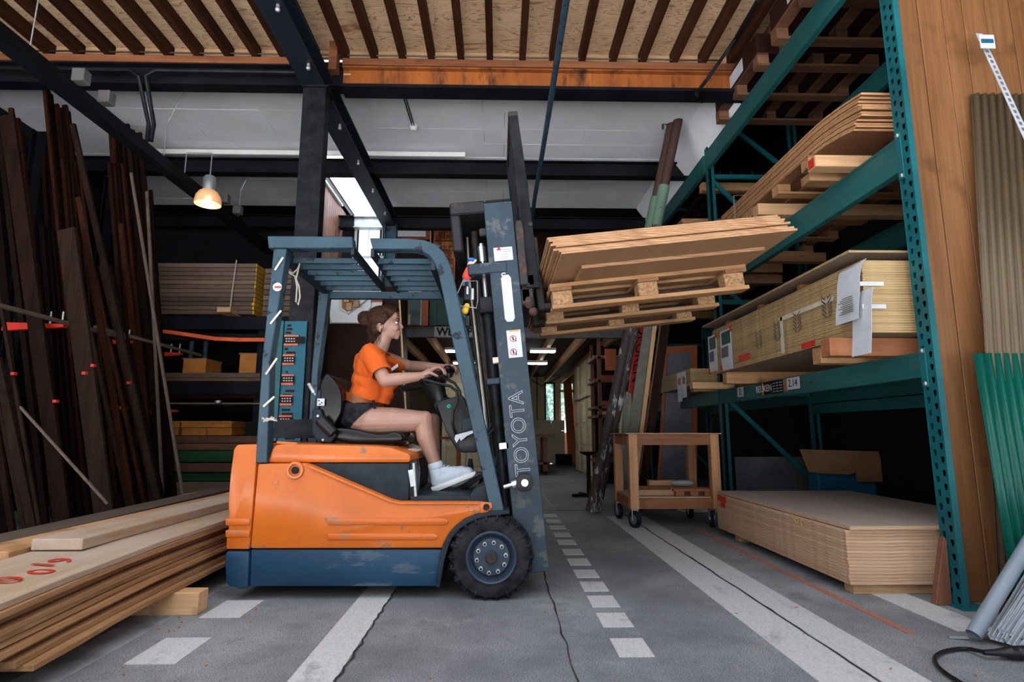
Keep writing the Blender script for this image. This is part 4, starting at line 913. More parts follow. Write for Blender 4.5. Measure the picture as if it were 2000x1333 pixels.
# steering column and console
CY = YC-.02
obj('steering_column', B().tube([at(868,800,CY), at(858,775,CY), at(852,762,CY), at(848,750,CY)], [.055,.048,.062,.075], 18), M['black_plastic'], fk, smooth=True)
obj('column_collar', B().cyl(at(866,792,CY), at(862,783,CY), .058, n=18), M['grey_plastic'], fk, bev=.004, smooth=True)
def cons(name, pts, y0, y1, m, bev=.012): return obj(name, B().prism([XZ(x,y,CY-.12) for x,y in pts], y0, y1), M[m], fk, bev=bev, seg=2, smooth=True)
cons('console', [(853,792),(860,783),(888,775),(902,770),(915,800),(925,850),(925,880),(908,886),(893,882),(872,845)], CY-.12, CY+.14, 'black_plastic')
cons('control_box', [(905,818),(930,815),(935,840),(902,846)], CY-.18, CY-.04, 'grey_plastic', .008)
cons('lower_cover', [(893,850),(935,840),(946,872),(930,884),(905,884),(897,876)], CY-.2, CY+.05, 'black_plastic', .01)
obj('torn_tape', B().prism([XZ(x,y,CY-.22) for x,y in ((890,850),(935,838),(934,842),(912,852),(900,862),(898,856),(892,866),(888,858))], CY-.235, CY-.225), M['paper'], fk, label='torn white tape')
disc(877,794,.009,CY-.12,'green_door',fk,'key_switch',.006)
obj('indicator_ring', B().lathe([(.012,-.004),(.009,-.008),(.007,-.004)], at(877,794,CY-.125), (0,1,0), 16), emit('green_ring', (.0,.5,.25), .4), fk)
# steering wheel: ring tilted, driver side low
wc_ = at(837,743,CY); wn_ = Vector((-.36,0,.93)).normalized()
u_ = wn_.cross(Vector((0,1,0))).normalized(); v_ = Vector((0,1,0))
wr_ = .17
obj('steering_wheel', B().tube([wc_+u_*(wr_*math.cos(2*math.pi*k/40))+v_*(wr_*math.sin(2*math.pi*k/40)) for k in range(40)], .014, 10, closed=True), M['black_plastic'], fk, smooth=True)
sp = B()
for a in (.5, 2.6, 4.7): sp.bar(wc_-wn_*.03, wc_+u_*(wr_*math.cos(a))+v_*(wr_*math.sin(a)), .03, .012, tuple(wn_))
obj('wheel_spoke', sp, M['black_plastic'], fk, bev=.003)
obj('wheel_hub', B().cyl(wc_-wn_*.06, wc_+wn_*.01, .05, n=20), M['black_plastic'], fk, bev=.006, smooth=True)
obj('spinner_knob', B().lathe([(.001,0),(.02,0),(.022,.01),(.02,.035),(.026,.045),(.026,.07),(.018,.08),(.001,.08)], at(877,738,CY+.02), (-.15,0,1), 18), M['black_plastic'], fk, smooth=True)
# levers
lv = thing
for k,(dy) in enumerate((0,.06)):
    LY = CY-.19+dy*2.6
    l = obj('lever', B().tube([at(822+16*k,740-16*k,LY),at(850+14*k,748-12*k,LY),at(880+8*k,755-6*k,LY),at(892+6*k,765,LY),at(893+6*k,785,LY),at(885,805,LY),at(884,830,LY),at(890,850,LY+.03)], .0095, 8), M['black_plastic'], fk, smooth=True)
    if k == 0: obj('lever_grip', B().lathe([(.001,-.03),(.016,-.03),(.021,-.018),(.018,.0),(.012,.02),(.018,.03),(.010,.05)], at(821,739.6,LY), (at(850,748,LY)-at(822,740,LY)), 16), M['black_plastic'], l, smooth=True)
M['mast_top'] = worn('mast_top_paint', (.010,.011,.013), (.05,.035,.028), .6, .58, 9, sharp=.1)
# ---- mast (tilted back)
A_ = Vector((XZ(1042,1118,3.38)[0], 0, .12)); tilt = math.radians(5.5)
up_ = Vector((-math.sin(tilt), 0, math.cos(tilt))); fw_ = Vector((math.cos(tilt), 0, math.sin(tilt)))
MZ = Matrix((fw_, Vector((0,1,0)), up_)).transposed().to_4x4(); MZ.translation = A_
def mp_(px, py, Y=3.38):   # pixel to mast coordinates (u forward, w up)
    p = at(px, py, Y)-A_; return p.dot(fw_), p.dot(up_)
def mobj(name, b, m, parent=None, **k): return obj(name, b.xf(MZ), M[m], parent or fk, **k)
H1 = mp_(995,393)[1]
MYN, MYF = 3.38, 4.18
for y0, s in ((MYN, 1), (MYF, -1)):
    b = B().box(-.088,.088,min(y0,y0+s*.02),max(y0,y0+s*.02),0,H1)
    b.box(.06,.088,min(y0+s*.02,y0+s*.075),max(y0+s*.02,y0+s*.075),0,H1).box(-.088,-.06,min(y0+s*.02,y0+s*.075),max(y0+s*.02,y0+s*.075),0,H1)
    oc = mobj('mast_channel', b, 'mast', bev=.003)
    b = B().box(-.052,.052,min(y0+s*.03,y0+s*.045),max(y0+s*.03,y0+s*.045),.12,H1-.02).box(-.052,-.03,min(y0+s*.045,y0+s*.10),max(y0+s*.045,y0+s*.10),.12,H1-.02).box(.03,.052,min(y0+s*.045,y0+s*.10),max(y0+s*.045,y0+s*.10),.12,H1-.02)
    mobj('inner_channel', b, 'black_steel', bev=.002)
mobj('mast_crossbar', B().box(-.30,-.08,MYN,MYF,H1-.06,H1+.02).box(-.30,-.24,MYN+.02,MYF,H1-.29,H1+.0).box(-.079,.088,MYN,MYF,H1+.001,H1+.02), 'mast_top', bev=.012)
mobj('mast_crossbar', B().box(-.09,.07,MYN+.02,MYF-.02,.05,.2), 'black_steel', bev=.006)
h2 = mp_(980,520)[1]
mobj('mast_bracket', B().box(-.22,.02,MYN-.005,MYN+.07,h2-.04,h2+.03).box(-.20,-.14,MYN+.02,MYF-.02,h2-.03,h2+.03), 'mast', bev=.006)
mobj('mast_bracket', B().box(-.13,.05,MYN+.03,MYN+.06,mp_(970,455)[1],mp_(970,455)[1]+.05), 'rusty', bev=.006)
# cylinders, rods, chains, hoses behind the near channel
cyl = [(-.125,MYN+.10,.035,.15,1.55,'black_steel'),(-.165,MYN+.20,.022,.2,2.1,'rusty'),(-.125,MYF-.10,.035,.15,1.55,'black_steel')]
for (x,y,r,z0,z1,m_) in cyl: mobj('lift_cylinder', B().cyl((x,y,z0),(x,y,z1),r,n=18), m_, smooth=True)
mobj('piston_rod', B().cyl((-.125,MYN+.10,1.55),(-.125,MYN+.10,1.98),.016,n=14).cyl((-.125,MYN+.10,1.86),(-.125,MYN+.10,1.96),.026,n=14), 'chrome', smooth=True)
mobj('cylinder_clamp', B().box(-.17,-.085,MYN+.03,MYN+.15,1.52,1.62), 'black_steel', bev=.006)
mobj('cylinder_clamp', B().box(-.17,-.085,MYN+.03,MYN+.15,1.08,1.12), 'mast', bev=.006)
ch = B()
for i in range(90):
    z0 = .30+i*.0205; ch.box(-.062,-.040,MYN+.055,MYN+.075,z0,z0+.013)
mobj('lift_chain', ch, 'black_steel')
for k in range(5): mobj('hydraulic_hose', B().tube([(-.225+.012*k,MYN+.30+.02*k,H1-.10),(-.235+.013*k,MYN+.22,1.8),(-.215+.014*k,MYN+.18,1.0),(-.205+.014*k,MYN+.16,.55)], .007, 6), 'tape' if k==1 else ('rusty' if k==3 else 'black_plastic'), smooth=True)
obj('hose_loop', B().tube([at(x,y,3.5) for x,y in ((948,870),(950,845),(960,830),(970,832),(976,850),(975,880),(965,905),(970,920),(980,912),(985,890),(982,850))], .011, 8), M['black_plastic'], fk, smooth=True)
obj('hose_loop', B().tube([at(x,y,3.46) for x,y in ((945,900),(952,850),(965,838),(973,850),(972,890),(964,915),(975,922),(987,905),(988,870))], .008, 8), M['grey_plastic'], fk, smooth=True)
tj = mp_(980,702)[1]
mobj('hose_joint', B().box(-.12,-.08,MYN-.0,MYN+.05,tj-.02,tj+.015), 'tape', bev=.003); tj = mp_(980,872)[1]
mobj('hose_joint', B().box(-.13,-.07,MYN-.0,MYN+.05,tj-.02,tj+.02), 'chrome', bev=.004)
# tilt cylinder pivot
pv = at(1024,942,MYN-.03)
obj('tilt_rod', B().cyl(at(984,952,MYN-.03), at(1008,945,MYN-.03), .014).cyl(at(1000,948,MYN-.03), at(1018,943,MYN-.03), .026), M['chrome'], fk, smooth=True)
obj('pivot_bracket', B().prism([XZ(x,y,MYN-.03) for x,y in ((1008,935),(1016,925),(1035,926),(1040,940),(1037,957),(1018,960),(1008,952))], MYN-.075, MYN), M['rusty'], fk, bev=.008, seg=2, smooth=True)
obj('pivot_pin', B().cyl(pv+Vector((0,-.065,0)), pv, .022, n=18).cyl(pv+Vector((0,-.072,0)), pv, .009, n=12), M['chrome'], fk, bev=.003)
# writing and stickers on the mast
ym = MYN-.0015
def mloc(u, w, y=ym): return MZ @ Vector((u, y, w))
text('mast_lettering', 'TOYOTA', mloc(.0, mp_(1033,845)[1]), .122, M['paper'], fk, xdir=up_, ydir=-fw_, outline=.0018, sx=.98, label='white outlined lettering reading upwards')
def mrect(px0,py0,px1,py1,y=ym-.001,t=.001):
    u0,w0 = mp_(px0,py1); u1,w1 = mp_(px1,py0); return B().box(u0,u1,y-t,y,w0,w1)
mobj('dealer_sticker', mrect(966,482,1000,511), 'paper', label='white dealer sticker with a small red forklift mark')
mobj('sticker_mark', mrect(970,487,978,490,ym-.003).add(mrect(972,484,976,488,ym-.003).v, [(0,2,3,1),(4,5,7,6),(0,1,5,4),(2,6,7,3),(0,4,6,2),(1,3,7,5)]), 'red')
for k in range(2): mobj('sticker_line', mrect(981,487+k*4,997,488.6+k*4,ym-.003), 'black')
for k in range(3): mobj('sticker_line', mrect(978,497+k*4,992,498+k*4,ym-.003), 'red')
text('mast_letter', 'S', mloc(mp_(984,542)[0], mp_(984,542)[1], ym-.001), .075, M['paper'], fk, xdir=fw_, ydir=up_, label='white letter S')
u0,w0 = mp_(992,583); pl = [(-.030,-.125),(-.018,-.145),(.018,-.145),(.030,-.125),(.030,.125),(.018,.145),(-.018,.145),(-.030,.125)]
mobj('blank_plate', B().prism([(u0+a,w0+b_) for a,b_ in pl], ym-.003, ym), 'paper', label='white scraped sticker with clipped corners')
mobj('safety_sticker', mrect(994,644,1016,700), 'paper', label='white safety sticker with two red prohibition circles')
mobj('sticker_header', mrect(995,645,1014,649,ym-.002), 'yellow_end')
for (a,b_) in ((1002,662),(1003,688)):
    u0,w0 = mp_(a,b_); ring = B().lathe([(.020,-.001),(.020,.001),(.0165,.001),(.0165,-.001)], (u0,ym-.003,w0), (0,1,0), 22).bar((u0-.013,ym-.003,w0+.013),(u0+.013,ym-.003,w0-.013),.003,.001,(0,1,0)); mobj('prohibition_ring', ring, 'red')
    mobj('pictogram', B().ell((u0,ym-.003,w0+.009),(.004,.001,.004),8).box(u0-.003,u0+.003,ym-.004,ym-.002,w0-.012,w0+.005).box(u0+.014,u0+.018,ym-.004,ym-.002,w0-.02,w0+.0), 'black')
# small doll and wire basket hung on the mast
dl = thing('small_doll', at(918,510,3.44), 'small doll with blue cap and red jacket tied to the mast', 'doll')
dY = 3.44
obj('cap', B().ell(at(921,508,dY),(.026,.022,.014),14), plain('doll_blue',(.02,.12,.45),.6), dl, smooth=True)
obj('head', B().ell(at(920,518,dY),(.024,.022,.026),14).cap(at(918,522,dY-.02),at(929,509,dY-.02),.009,.007), plain('doll_skin',(.72,.42,.32),.6), dl, smooth=True)
obj('jacket', B().cap(at(916,528,dY),at(912,541,dY),.024,.030).cap(at(920,528,dY-.02),at(924,538,dY-.02),.011,.011), plain('doll_red',(.75,.07,.04),.6), dl, smooth=True)
obj('trousers', B().cap(at(909,548,dY),at(906,555,dY),.018,.014).cap(at(913,548,dY),at(912,556,dY),.016,.013), plain('doll_denim',(.12,.2,.3),.7), dl, smooth=True)
wb_ = thing('wire_basket', at(915,600,3.42), 'small wire basket with tools hanging below the doll on the mast', 'basket')
q = [(893,574),(904,550),(932,549),(933,588),(930,602),(898,598)]
for dy in (0,.05): obj('wire_rim', B().tube([at(x,y,3.40+dy) for x,y in q], .0035, 6, closed=True), M['zinc'], wb_, smooth=True)
obj('wire', B().tube([at(896,598,3.4),at(896,598,3.45)],.003,6).tube([at(930,602,3.4),at(930,602,3.45)],.003,6).tube([at(904,550,3.4),at(904,550,3.45)],.003,6), M['zinc'], wb_)
rd = thing('portable_radio', at(912,585,3.43), 'small black walkie talkie like device in the wire basket', 'radio')
obj('body', rect(906,562,919,586,3.41,.03), M['grey_plastic'], rd, bev=.004); obj('antenna', B().cyl(at(911,562,3.42),at(911,550,3.42),.008), M['black_plastic'], rd); obj('clip', rect(911,560,915,575,3.40,.01), M['zinc'], rd)
tag(obj('battery_pack', rect(920,563,926,586,3.41,.03), M['zinc'], bev=.003), 'slim silver battery next to the black device in the basket', 'battery')
gl = thing('glove_bundle', at(911,610,3.42), 'yellow glove and dark holster hanging under the wire basket', 'glove')
obj('glove', B().cap(at(912,598,3.42),at(908,608,3.42),.018,.022), plain('yellow_cloth',(.75,.45,.02),.7), gl, smooth=True); obj('cuff', B().cap(at(904,614,3.42),at(907,620,3.42),.014,.012), M['guard'], gl, smooth=True)
obj('holster', rect(908,616,918,638,3.42,.03), M['black_plastic'], gl, bev=.004)
# ---- carriage, load backrest, forks
cx0 = .125
ub, wb1 = mp_(1040,560,3.45); wt = mp_(1017,224,3.45)[1]
for y0 in (3.40, 4.12): mobj('backrest_post', B().prism([(cx0,wb1-.02),(cx0+.085,wb1-.02),(cx0+.075,wt-.45),(cx0+.06,wt-.035),(cx0+.0,wt-.035),(cx0+.0,wt-.45)], y0, y0+.045), 'black_steel', bev=.003)
mobj('backrest_top', B().box(cx0,cx0+.06,3.40,4.165,wt-.034,wt), 'rusty', bev=.004)
for k in range(5): mobj('backrest_bar', B().box(cx0+.01,cx0+.035,3.52+k*.125,3.545+k*.125,wb1,wt-.02), 'black_steel')
mobj('backrest_bar', B().box(cx0,cx0+.05,3.40,4.165,wb1,wb1+.06), 'black_steel')
wk0 = mp_(1020,560,3.42)[1]; wk1 = mp_(1014,435,3.42)[1]
mobj('carriage_plate', B().box(cx0-.03,cx0+.02,3.40,4.16,wk0-.1,wk1-.1), 'black_steel', bev=.004)
mobj('carriage_arm', B().prism([(cx0-.035,wk0),(cx0+.015,wk0),(cx0+.018,wk1-.02),(cx0+.005,wk1),(cx0-.02,wk1),(cx0-.03,wk1-.03)], 3.375, 3.40), 'rusty', bev=.005)
mobj('carriage_arm', B().prism([(cx0-.035,wk0),(cx0+.015,wk0),(cx0+.018,wk1-.02),(cx0+.005,wk1),(cx0-.02,wk1),(cx0-.03,wk1-.03)], 4.16, 4.185), 'rusty', bev=.005)
mobj('carriage_bar', B().box(cx0-.04,cx0+.04,3.40,4.16,wk0-.12,wk0-.02), 'rusty', bev=.006)
for (px_,py_) in ((1036,439),(1031,557),):
    u0,w0 = mp_(px_,py_,3.40); mobj('bolt', B().cyl((u0,3.392,w0),(u0,3.405,w0),.013,n=10), 'rusty')
mobj('hook_casting', B().ell((cx0+.01,3.42,wk0-.10),(.035,.03,.045),12).ell((cx0+.03,3.43,wk0-.16),(.03,.03,.03),12).cap((cx0+.0,3.42,wk0-.02),(cx0+.02,3.43,wk0-.12),.02,.025), 'rusty', smooth=True)
# ================================================================ LOAD ON THE FORK
la = math.radians(6.4)
lu = Vector((math.cos(la),0,math.sin(la))); lw = Vector((-math.sin(la),0,math.cos(la)))
LM = Matrix((lu, Vector((0,1,0)), lw)).transposed().to_4x4(); LM.translation = Vector((.315,0,1.625))
def lbx(x0,x1,y0,y1,z0,z1): return B().box(x0,x1,y0,y1,z0,z1).xf(LM)
pl_ = thing('wooden_pallet', LM @ Vector((.6,3.86,0)), 'worn wooden pallet lifted on the fork under the plywood sheets', 'pallet')
for y0 in (3.32, 3.80, 4.28): obj('bottom_board', lbx(0,1.2,y0,y0+.11,0,.024), M['pallet'], pl_, bev=.002)
for y0 in (3.33, 3.81, 4.29):
    for x0 in (0.01, .53, 1.06): obj('block', lbx(x0,x0+.12,y0,y0+.10,.024,.108), M['chip'], pl_, bev=.003)
for x0 in (0, .53, 1.07): obj('stringer_board', lbx(x0,x0+.13,3.32,4.39,.108,.130), M['pallet_y'], pl_, bev=.002)
for y0 in (3.32,3.50,3.68,3.86,4.04,4.28): obj('top_board', lbx(0,1.2,y0,y0+.105,.130,.154), M['pallet'], pl_, bev=.002)
# forks (parts of the forklift)
for y0 in (3.50, 4.02):
    obj('fork', lbx(-.03,1.1,y0,y0+.12,.040,.085).add(lbx(-.07,-.02,y0,y0+.12,.04,.52).v, [(0,2,3,1),(4,5,7,6),(0,1,5,4),(2,6,7,3),(0,4,6,2),(1,3,7,5)]), M['rusty'], fk, bev=.008)
tag(obj('packing_sheet', lbx(.16,1.20,3.06,4.0,.156,.176), M['ply'], bev=.001), 'smaller plywood sheet between the pallet and the raised stack', 'sheet')
ns = 8; w0 = .178
for i in range(ns):
    dx = .012+[.0,-.01,-.035,-.02,-.045,-.03,-.05,-.055][i]; dy = [0,.01,.03,.02,.04,.05,.06,.07][i]; t = .0118
    tag(obj('plywood_sheet', lbx(.01+dx,1.255+dx*.9,2.82+dy,5.22+dy,w0,w0+t), M['ply'], bev=.0008), ('top sheet of the plywood stack on the raised fork' if i==ns-1 else 'bottom sheet of the plywood stack on the raised fork, jutting towards us' if i==0 else 'plywood sheet of the raised stack, '+nth(i)+' from the bottom'), 'sheet', None if i in (0,ns-1) else 'sheets of the raised stack')
    w0 += t+.0036

# ================================================================ RACK ON THE RIGHT
rkR = thing('pallet_rack', (2.9,4.6,0), 'teal green steel pallet rack loaded with sheets along the right side', 'rack')
def holed_post(x, y, w, z0, z1, pitch, name='perforated_post', parent=None, detail=True):
    # aisle face (normal -X) spanning y..y+w with two staggered columns of drop holes
    b = B(); n = int((z1-z0)/pitch)
    for col in range(2):
        ya = y+w*(.0+.5*col); yb_ = ya+w*.5; off = pitch*.5*col
        zs = z0-off
        for k in range(n+2):
            a0, a1 = zs+k*pitch, zs+(k+1)*pitch
            A0, A1 = max(a0,z0), min(a1,z1)
            if A1-A0 < pitch*.99:
                if A1 > A0: b.add([(x,ya,A0),(x,yb_,A0),(x,yb_,A1),(x,ya,A1)], [(0,1,2,3)])
                continue
            cy, cz = (ya+yb_)/2, (a0+a1)/2; hw = w*.135; hh = pitch*.25
            hole = [(cy-hw*.6,cz-hh),(cy+hw*.6,cz-hh),(cy+hw,cz+hh*.3),(cy+hw*.8,cz+hh*.9),(cy-hw*.8,cz+hh*.9),(cy-hw,cz+hh*.3)]
            outer = [(ya,a0),(yb_,a0),(yb_,cz),(yb_,a1),(ya,a1),(ya,cz)]
            v = [(x,p[0],p[1]) for p in outer]+[(x,p[0],p[1]) for p in hole]
            b.add(v, [(i,(i+1)%6,6+(i+1)%6,6+i) for i in range(6)])
    o = obj(name, b, M['teal'], parent or rkR)
    md = o.modifiers.new('t','SOLIDIFY'); md.thickness = .003; md.offset = -1
    return o
HP = 4.9
holed_post(2.40, 3.08, .10, 0, HP, .072)
obj('post_flange', B().box(2.397,2.432,3.075,3.0795,0,HP).box(2.397,2.44,3.1805,3.184,0,HP), M['teal'], rkR)
obj('hole_shade_strip', B().box(2.425,2.43,3.082,3.178,0,HP), M['black'], rkR)  # black strip added behind the holes as the shade inside the open post
obj('foot_plate', B().box(2.37,2.52,3.04,3.22,0,.008), M['teal'], rkR)
for (yy) in (6.2, 9.4):
    HT = 4.78
    for xx in (2.42, 3.42):
        obj('upright_post', B().box(xx,xx+.012,yy,yy+.09,0,HT).box(xx,xx+.07,yy,yy+.012,0,HT).box(xx,xx+.07,yy+.08,yy+.092,0,HT).box(xx+.01,xx+.035,yy+.0,yy+.09,0,HT), M['teal'], rkR, bev=.002)
    if True:
        for zz_ in (.12, 1.32, 2.35, 3.85, 4.74): obj('frame_tie', B().box(2.47,3.42,yy+.02,yy+.06,zz_-.025,zz_+.025), M['teal'], rkR)
        for (a,b_) in ((4.7,3.9),(3.8,2.8),(2.6,1.6),(1.28,.35)): obj('diagonal_brace', B().bar((2.48,yy+.04,a),(3.42,yy+.04,b_),.03,.045), M['teal'], rkR)
for (y0,y1) in ((3.18,6.2),(6.29,9.4)):
    for (zb_,zt_) in ((1.21,1.355),(2.45,2.665),(3.93,4.14)):
        for xx in (2.405, 3.40):
            obj('load_beam', B().box(xx,xx+.05,y0,y1,zb_,zt_).box(xx-.003,xx,y0,y1,zb_,zb_+.02).box(xx-.003,xx,y0,y1,zt_-.02,zt_), M['teal_dark'], rkR, bev=.004)
        if y0 < 4:
            obj('beam_connector', B().box(2.392,2.40,3.135,3.185,zb_-.06,zt_+.02), M['teal'], rkR, bev=.002)
            for z_ in (zb_-.04, zt_): obj('locking_pin', B().ell((2.388,3.15,z_),(.010,.012,.014),10), M['zinc'], rkR)
obj('load_beam', B().box(3.40,3.45,3.2,6.2,1.1,1.2), M['teal_dark'], rkR)
# price card and shelf numbers on the lower beam
def onbeam(px,py): return atx_(px,py,2.40)
def atx_(px,py,X):
    r = _ray(px,py); return Vector((0,0,CH))+r*(X/r.x)
def card(name, y0, y1, z0, z1, m, x=2.402, t=.004, parent=None): return obj(name, B().box(x-t,x,y0,y1,z0,z1), M[m], parent or rkR)
p0 = atx_(1491,752,2.4); p1 = atx_(1530,742,2.4)
ya, yb_ = p1.y, p0.y
card('price_card', ya, yb_, 1.235, 1.345, 'black'); card('card_edge', yb_, yb_+.02, 1.235, 1.345, 'strap', t=.006); card('card_edge', ya-.06, ya, 1.235, 1.345, 'card', t=.008)
text('card_lettering', 'BEUKEN', (2.396, (ya+yb_)/2+.18, 1.29), .085, M['paper'], rkR, xdir=(0,-1,0), ydir=(0,0,1), sx=1.0)
for k in range(4):
    for j in range(3): obj('chalk_line', B().box(2.3965,2.398,ya+.03+.06*j,ya+.07+.06*j,1.25+.024*k,1.256+.024*k), M['paper'], rkR)
for (pxa,s) in ((1549,'2.14'),(1446,'2')):
    c = atx_(pxa,748 if pxa>1500 else 766,2.4); w_ = .10 if len(s)>1 else .07
    card('shelf_number', c.y-w_, c.y+w_, 1.25, 1.345, 'paper'); text('number', s, (2.396,c.y,1.298), .085, M['black'], rkR, xdir=(0,-1,0), ydir=(0,0,1))

def bearer(x0,x1,y0,y1,z0,z1,mat,label,group=None,name='timber_bearer'): return tag(obj(name, B().box(x0,x1,y0,y1,z0,z1), M[mat], bev=.003), label, 'timber', group)
# floor stack
bearer(2.0,3.2,3.36,3.45,0,.055,'pine_x','pine bearer under the near end of the big floor stack of sheets')
bearer(2.0,3.2,4.9,5.0,0,.055,'pine_x','pine bearer under the far end of the big floor stack of sheets')
nf = 17; zf = .057; th = .0178
for i in range(nf):
    top = i == nf-1; j = random.uniform(-.003,.003)
    x0 = 1.965+j; y0 = 3.33+random.uniform(-.002,.002)
    if top: zf += .004
    tag(obj('board_sheet', B().box(x0+(.0 if not top else .012),3.17,y0-(.03 if top else 0),5.28+j,zf,zf+th+(.003 if top else 0)), M['ply_floor'], bev=.0007), 'top sheet of the floor stack, overhanging its near end' if top else 'sheet of the floor stack under the rack, '+nth(i)+' from the bottom', 'sheet', None if top else 'sheets of the floor stack')
    zf += th+.0008
fs = bpy.data.objects['board_sheet']
obj('red_label', B().box(1.9585,1.9605,5.05,5.24,.30,.35), M['red'], bpy.data.objects['board_sheet.014']) if 'board_sheet.014' in bpy.data.objects else None
obj('red_label', B().box(1.9585,1.9605,5.08,5.18,.255,.295), M['red'], bpy.data.objects['board_sheet.012']) if 'board_sheet.012' in bpy.data.objects else None
yc_ = B().tube([(1.957,3.90,.36),(1.957,3.85,.30),(1.957,3.83,.345),(1.957,3.80,.345),(1.957,3.79,.28)], .002, 5)
obj('chalk_mark', yc_, M['yellow_end'], bpy.data.objects['board_sheet.013'], label='yellow chalk squiggle')

# middle shelf: two bearers, big pale stack
for (y0,lab) in ((3.38,'nearest reddish bearer sticking out under the pale sheet stack'),(3.75,'second bearer under the pale sheet stack'),(5.35,'far bearer under the pale sheet stack')):
    bearer(2.0 if y0<3.5 else 2.15,3.42,y0,y0+.1,1.358,1.47,'bench' if y0<3.7 else 'pallet',lab)
bearer(1.97,3.42,3.30,3.40,1.29,1.355,'bench','lowest reddish timber jutting out below the pale stack') if False else None
nm = 30; zm = 1.475; tm = .0145
for i in range(nm):
    tag(obj('pale_sheet', B().box(2.14+random.uniform(-.003,.003),3.38,3.226+random.uniform(-.002,.002),5.62,zm,zm+tm-.0007), M['ply_pale']), 'bottom sheet of the pale stack on the middle shelf' if i==0 else 'topmost sheet of the pale stack on the middle shelf' if i==nm-1 else ('pale sheet in the middle shelf stack, '+(nth(i)+' from the bottom' if i < 15 else nth(nm-1-i)+' below the topmost')), 'sheet', None if i in (0,nm-1) else 'sheets of the pale stack on the middle shelf')
    zm += tm
zt_ = zm
for y0 in (3.95,4.6,5.3): bearer(2.16,3.3,y0,y0+.05,zm,zm+.045,'bench',('near','middle','far')[(3.95,4.6,5.3).index(y0)]+' thin reddish spacer on top of the pale middle stack','thin spacers above the pale stack')
for k in range(2): tag(obj('pale_sheet', B().box(2.07+.03*k,3.35,3.222+.05*k,5.7,zm+.046+.016*k,zm+.061+.016*k), M['ply_pale'], bev=.0008), ['lower','upper'][k]+' of two single sheets lying above the pale stack', 'sheet')
sroot = bpy.data.objects['pale_sheet.010']
def aislecard(name, y0,y1,z0,z1,m,parent,x=2.134,t=.002,label=None): return obj(name, B().box(x-t,x,y0,y1,z0,z1), M[m], parent, label=label)
# plastic label sheets at the far end of the stack
ls = thing('product_leaflets', (2.13,5.55,1.50), 'pair of printed leaflets taped to the far corner of the pale stack', 'leaflet')
for k,(a,b_) in enumerate(((5.50,5.72),(5.14,5.40))): 
    obj('leaflet', B().box(2.128,2.131,a,b_,1.50-.02*k,1.86), M['paper'], ls)
    obj('picture', B().box(2.126,2.128,a+.02,b_-.04,1.72,1.84), M['green_door'], ls); obj('picture', B().box(2.126,2.128,a+.08,b_-.02,1.60,1.70), M['signgrey'], ls)
    obj('tape_corner', B().box(2.124,2.128,b_-.02,b_+.02,1.48,1.54), M['red'], ls); obj('tape_corner', B().box(2.124,2.128,a-.02,a+.02,1.82,1.87), M['red'], ls)
aislecard('red_label', 4.78,5.02,1.52,1.575,'red',sroot); aislecard('red_label', 3.78,3.95,1.48,1.52,'red',sroot)
aislecard('tape', 3.52,4.22,1.735,1.765,'tape',sroot,label='pale tape along the stack side'); aislecard('tape', 4.19,4.24,1.49,1.765,'tape',sroot,label='pale tape along the stack side')
def leafmark(y, z):
    b = B()
    for s in (-1,1):
        for k in range(5): b.add([(2.132,y+s*.01,z-.07+k*.03),(2.132,y+s*.06,z-.03+k*.03),(2.132,y+s*.055,z-.015+k*.027),(2.132,y+s*.01,z-.055+k*.03)], [(0,1,2,3)])
    return b
M['ink'] = plain('grey_ink', (.11,.09,.06), .7)
for (y,z_) in ((4.60,1.64),(4.28,1.66),(3.98,1.67),(3.60,1.70)): obj('printed_leaf_mark', leafmark(y,z_), M['ink'], sroot)
# hanging papers on near corner
def sheet_curve(name, pts, y0, y1, m, label, cat='paper'):
    # pts: (x,z) going down; spans y
    b = B(); n = len(pts)
    for (x,z_) in pts: b.v += [Vector((x,y0,z_)),Vector((x+.002,y1,z_))]
    b.f += [(2*i,2*i+1,2*i+3,2*i+2) for i in range(n-1)]
    o = obj(name, b, M[m]); md = o.modifiers.new('t','SOLIDIFY'); md.thickness = .0015
    tag(o, label, cat); return o
h1 = sheet_curve('hanging_paper', [(2.15,1.91),(2.12,1.88),(2.10,1.80),(2.09,1.70),(2.075,1.62),(2.07,1.55)], 3.19, 3.42, 'paper', 'upper white printed sheet hanging over the near corner of the pale stack')
h2_ = sheet_curve('hanging_paper', [(2.125,1.72),(2.11,1.66),(2.10,1.55),(2.09,1.45),(2.075,1.34)], 3.12, 3.30, 'paper', 'lower white printed sheet dangling from the pale stack')
for k in range(9): obj('print_line', B().box(2.060-.000,2.064,3.22,3.36-.02*(k%3),1.60+.028*k*.4,1.603+.028*k*.4), M['ink'], h1)
for (z0,z1) in ((1.745,1.77),(1.61,1.635)): obj('tape_tab', B().box(2.10,2.24,3.192,3.196,z0,z1), M['paper'], bpy.data.objects['pale_sheet.015'])
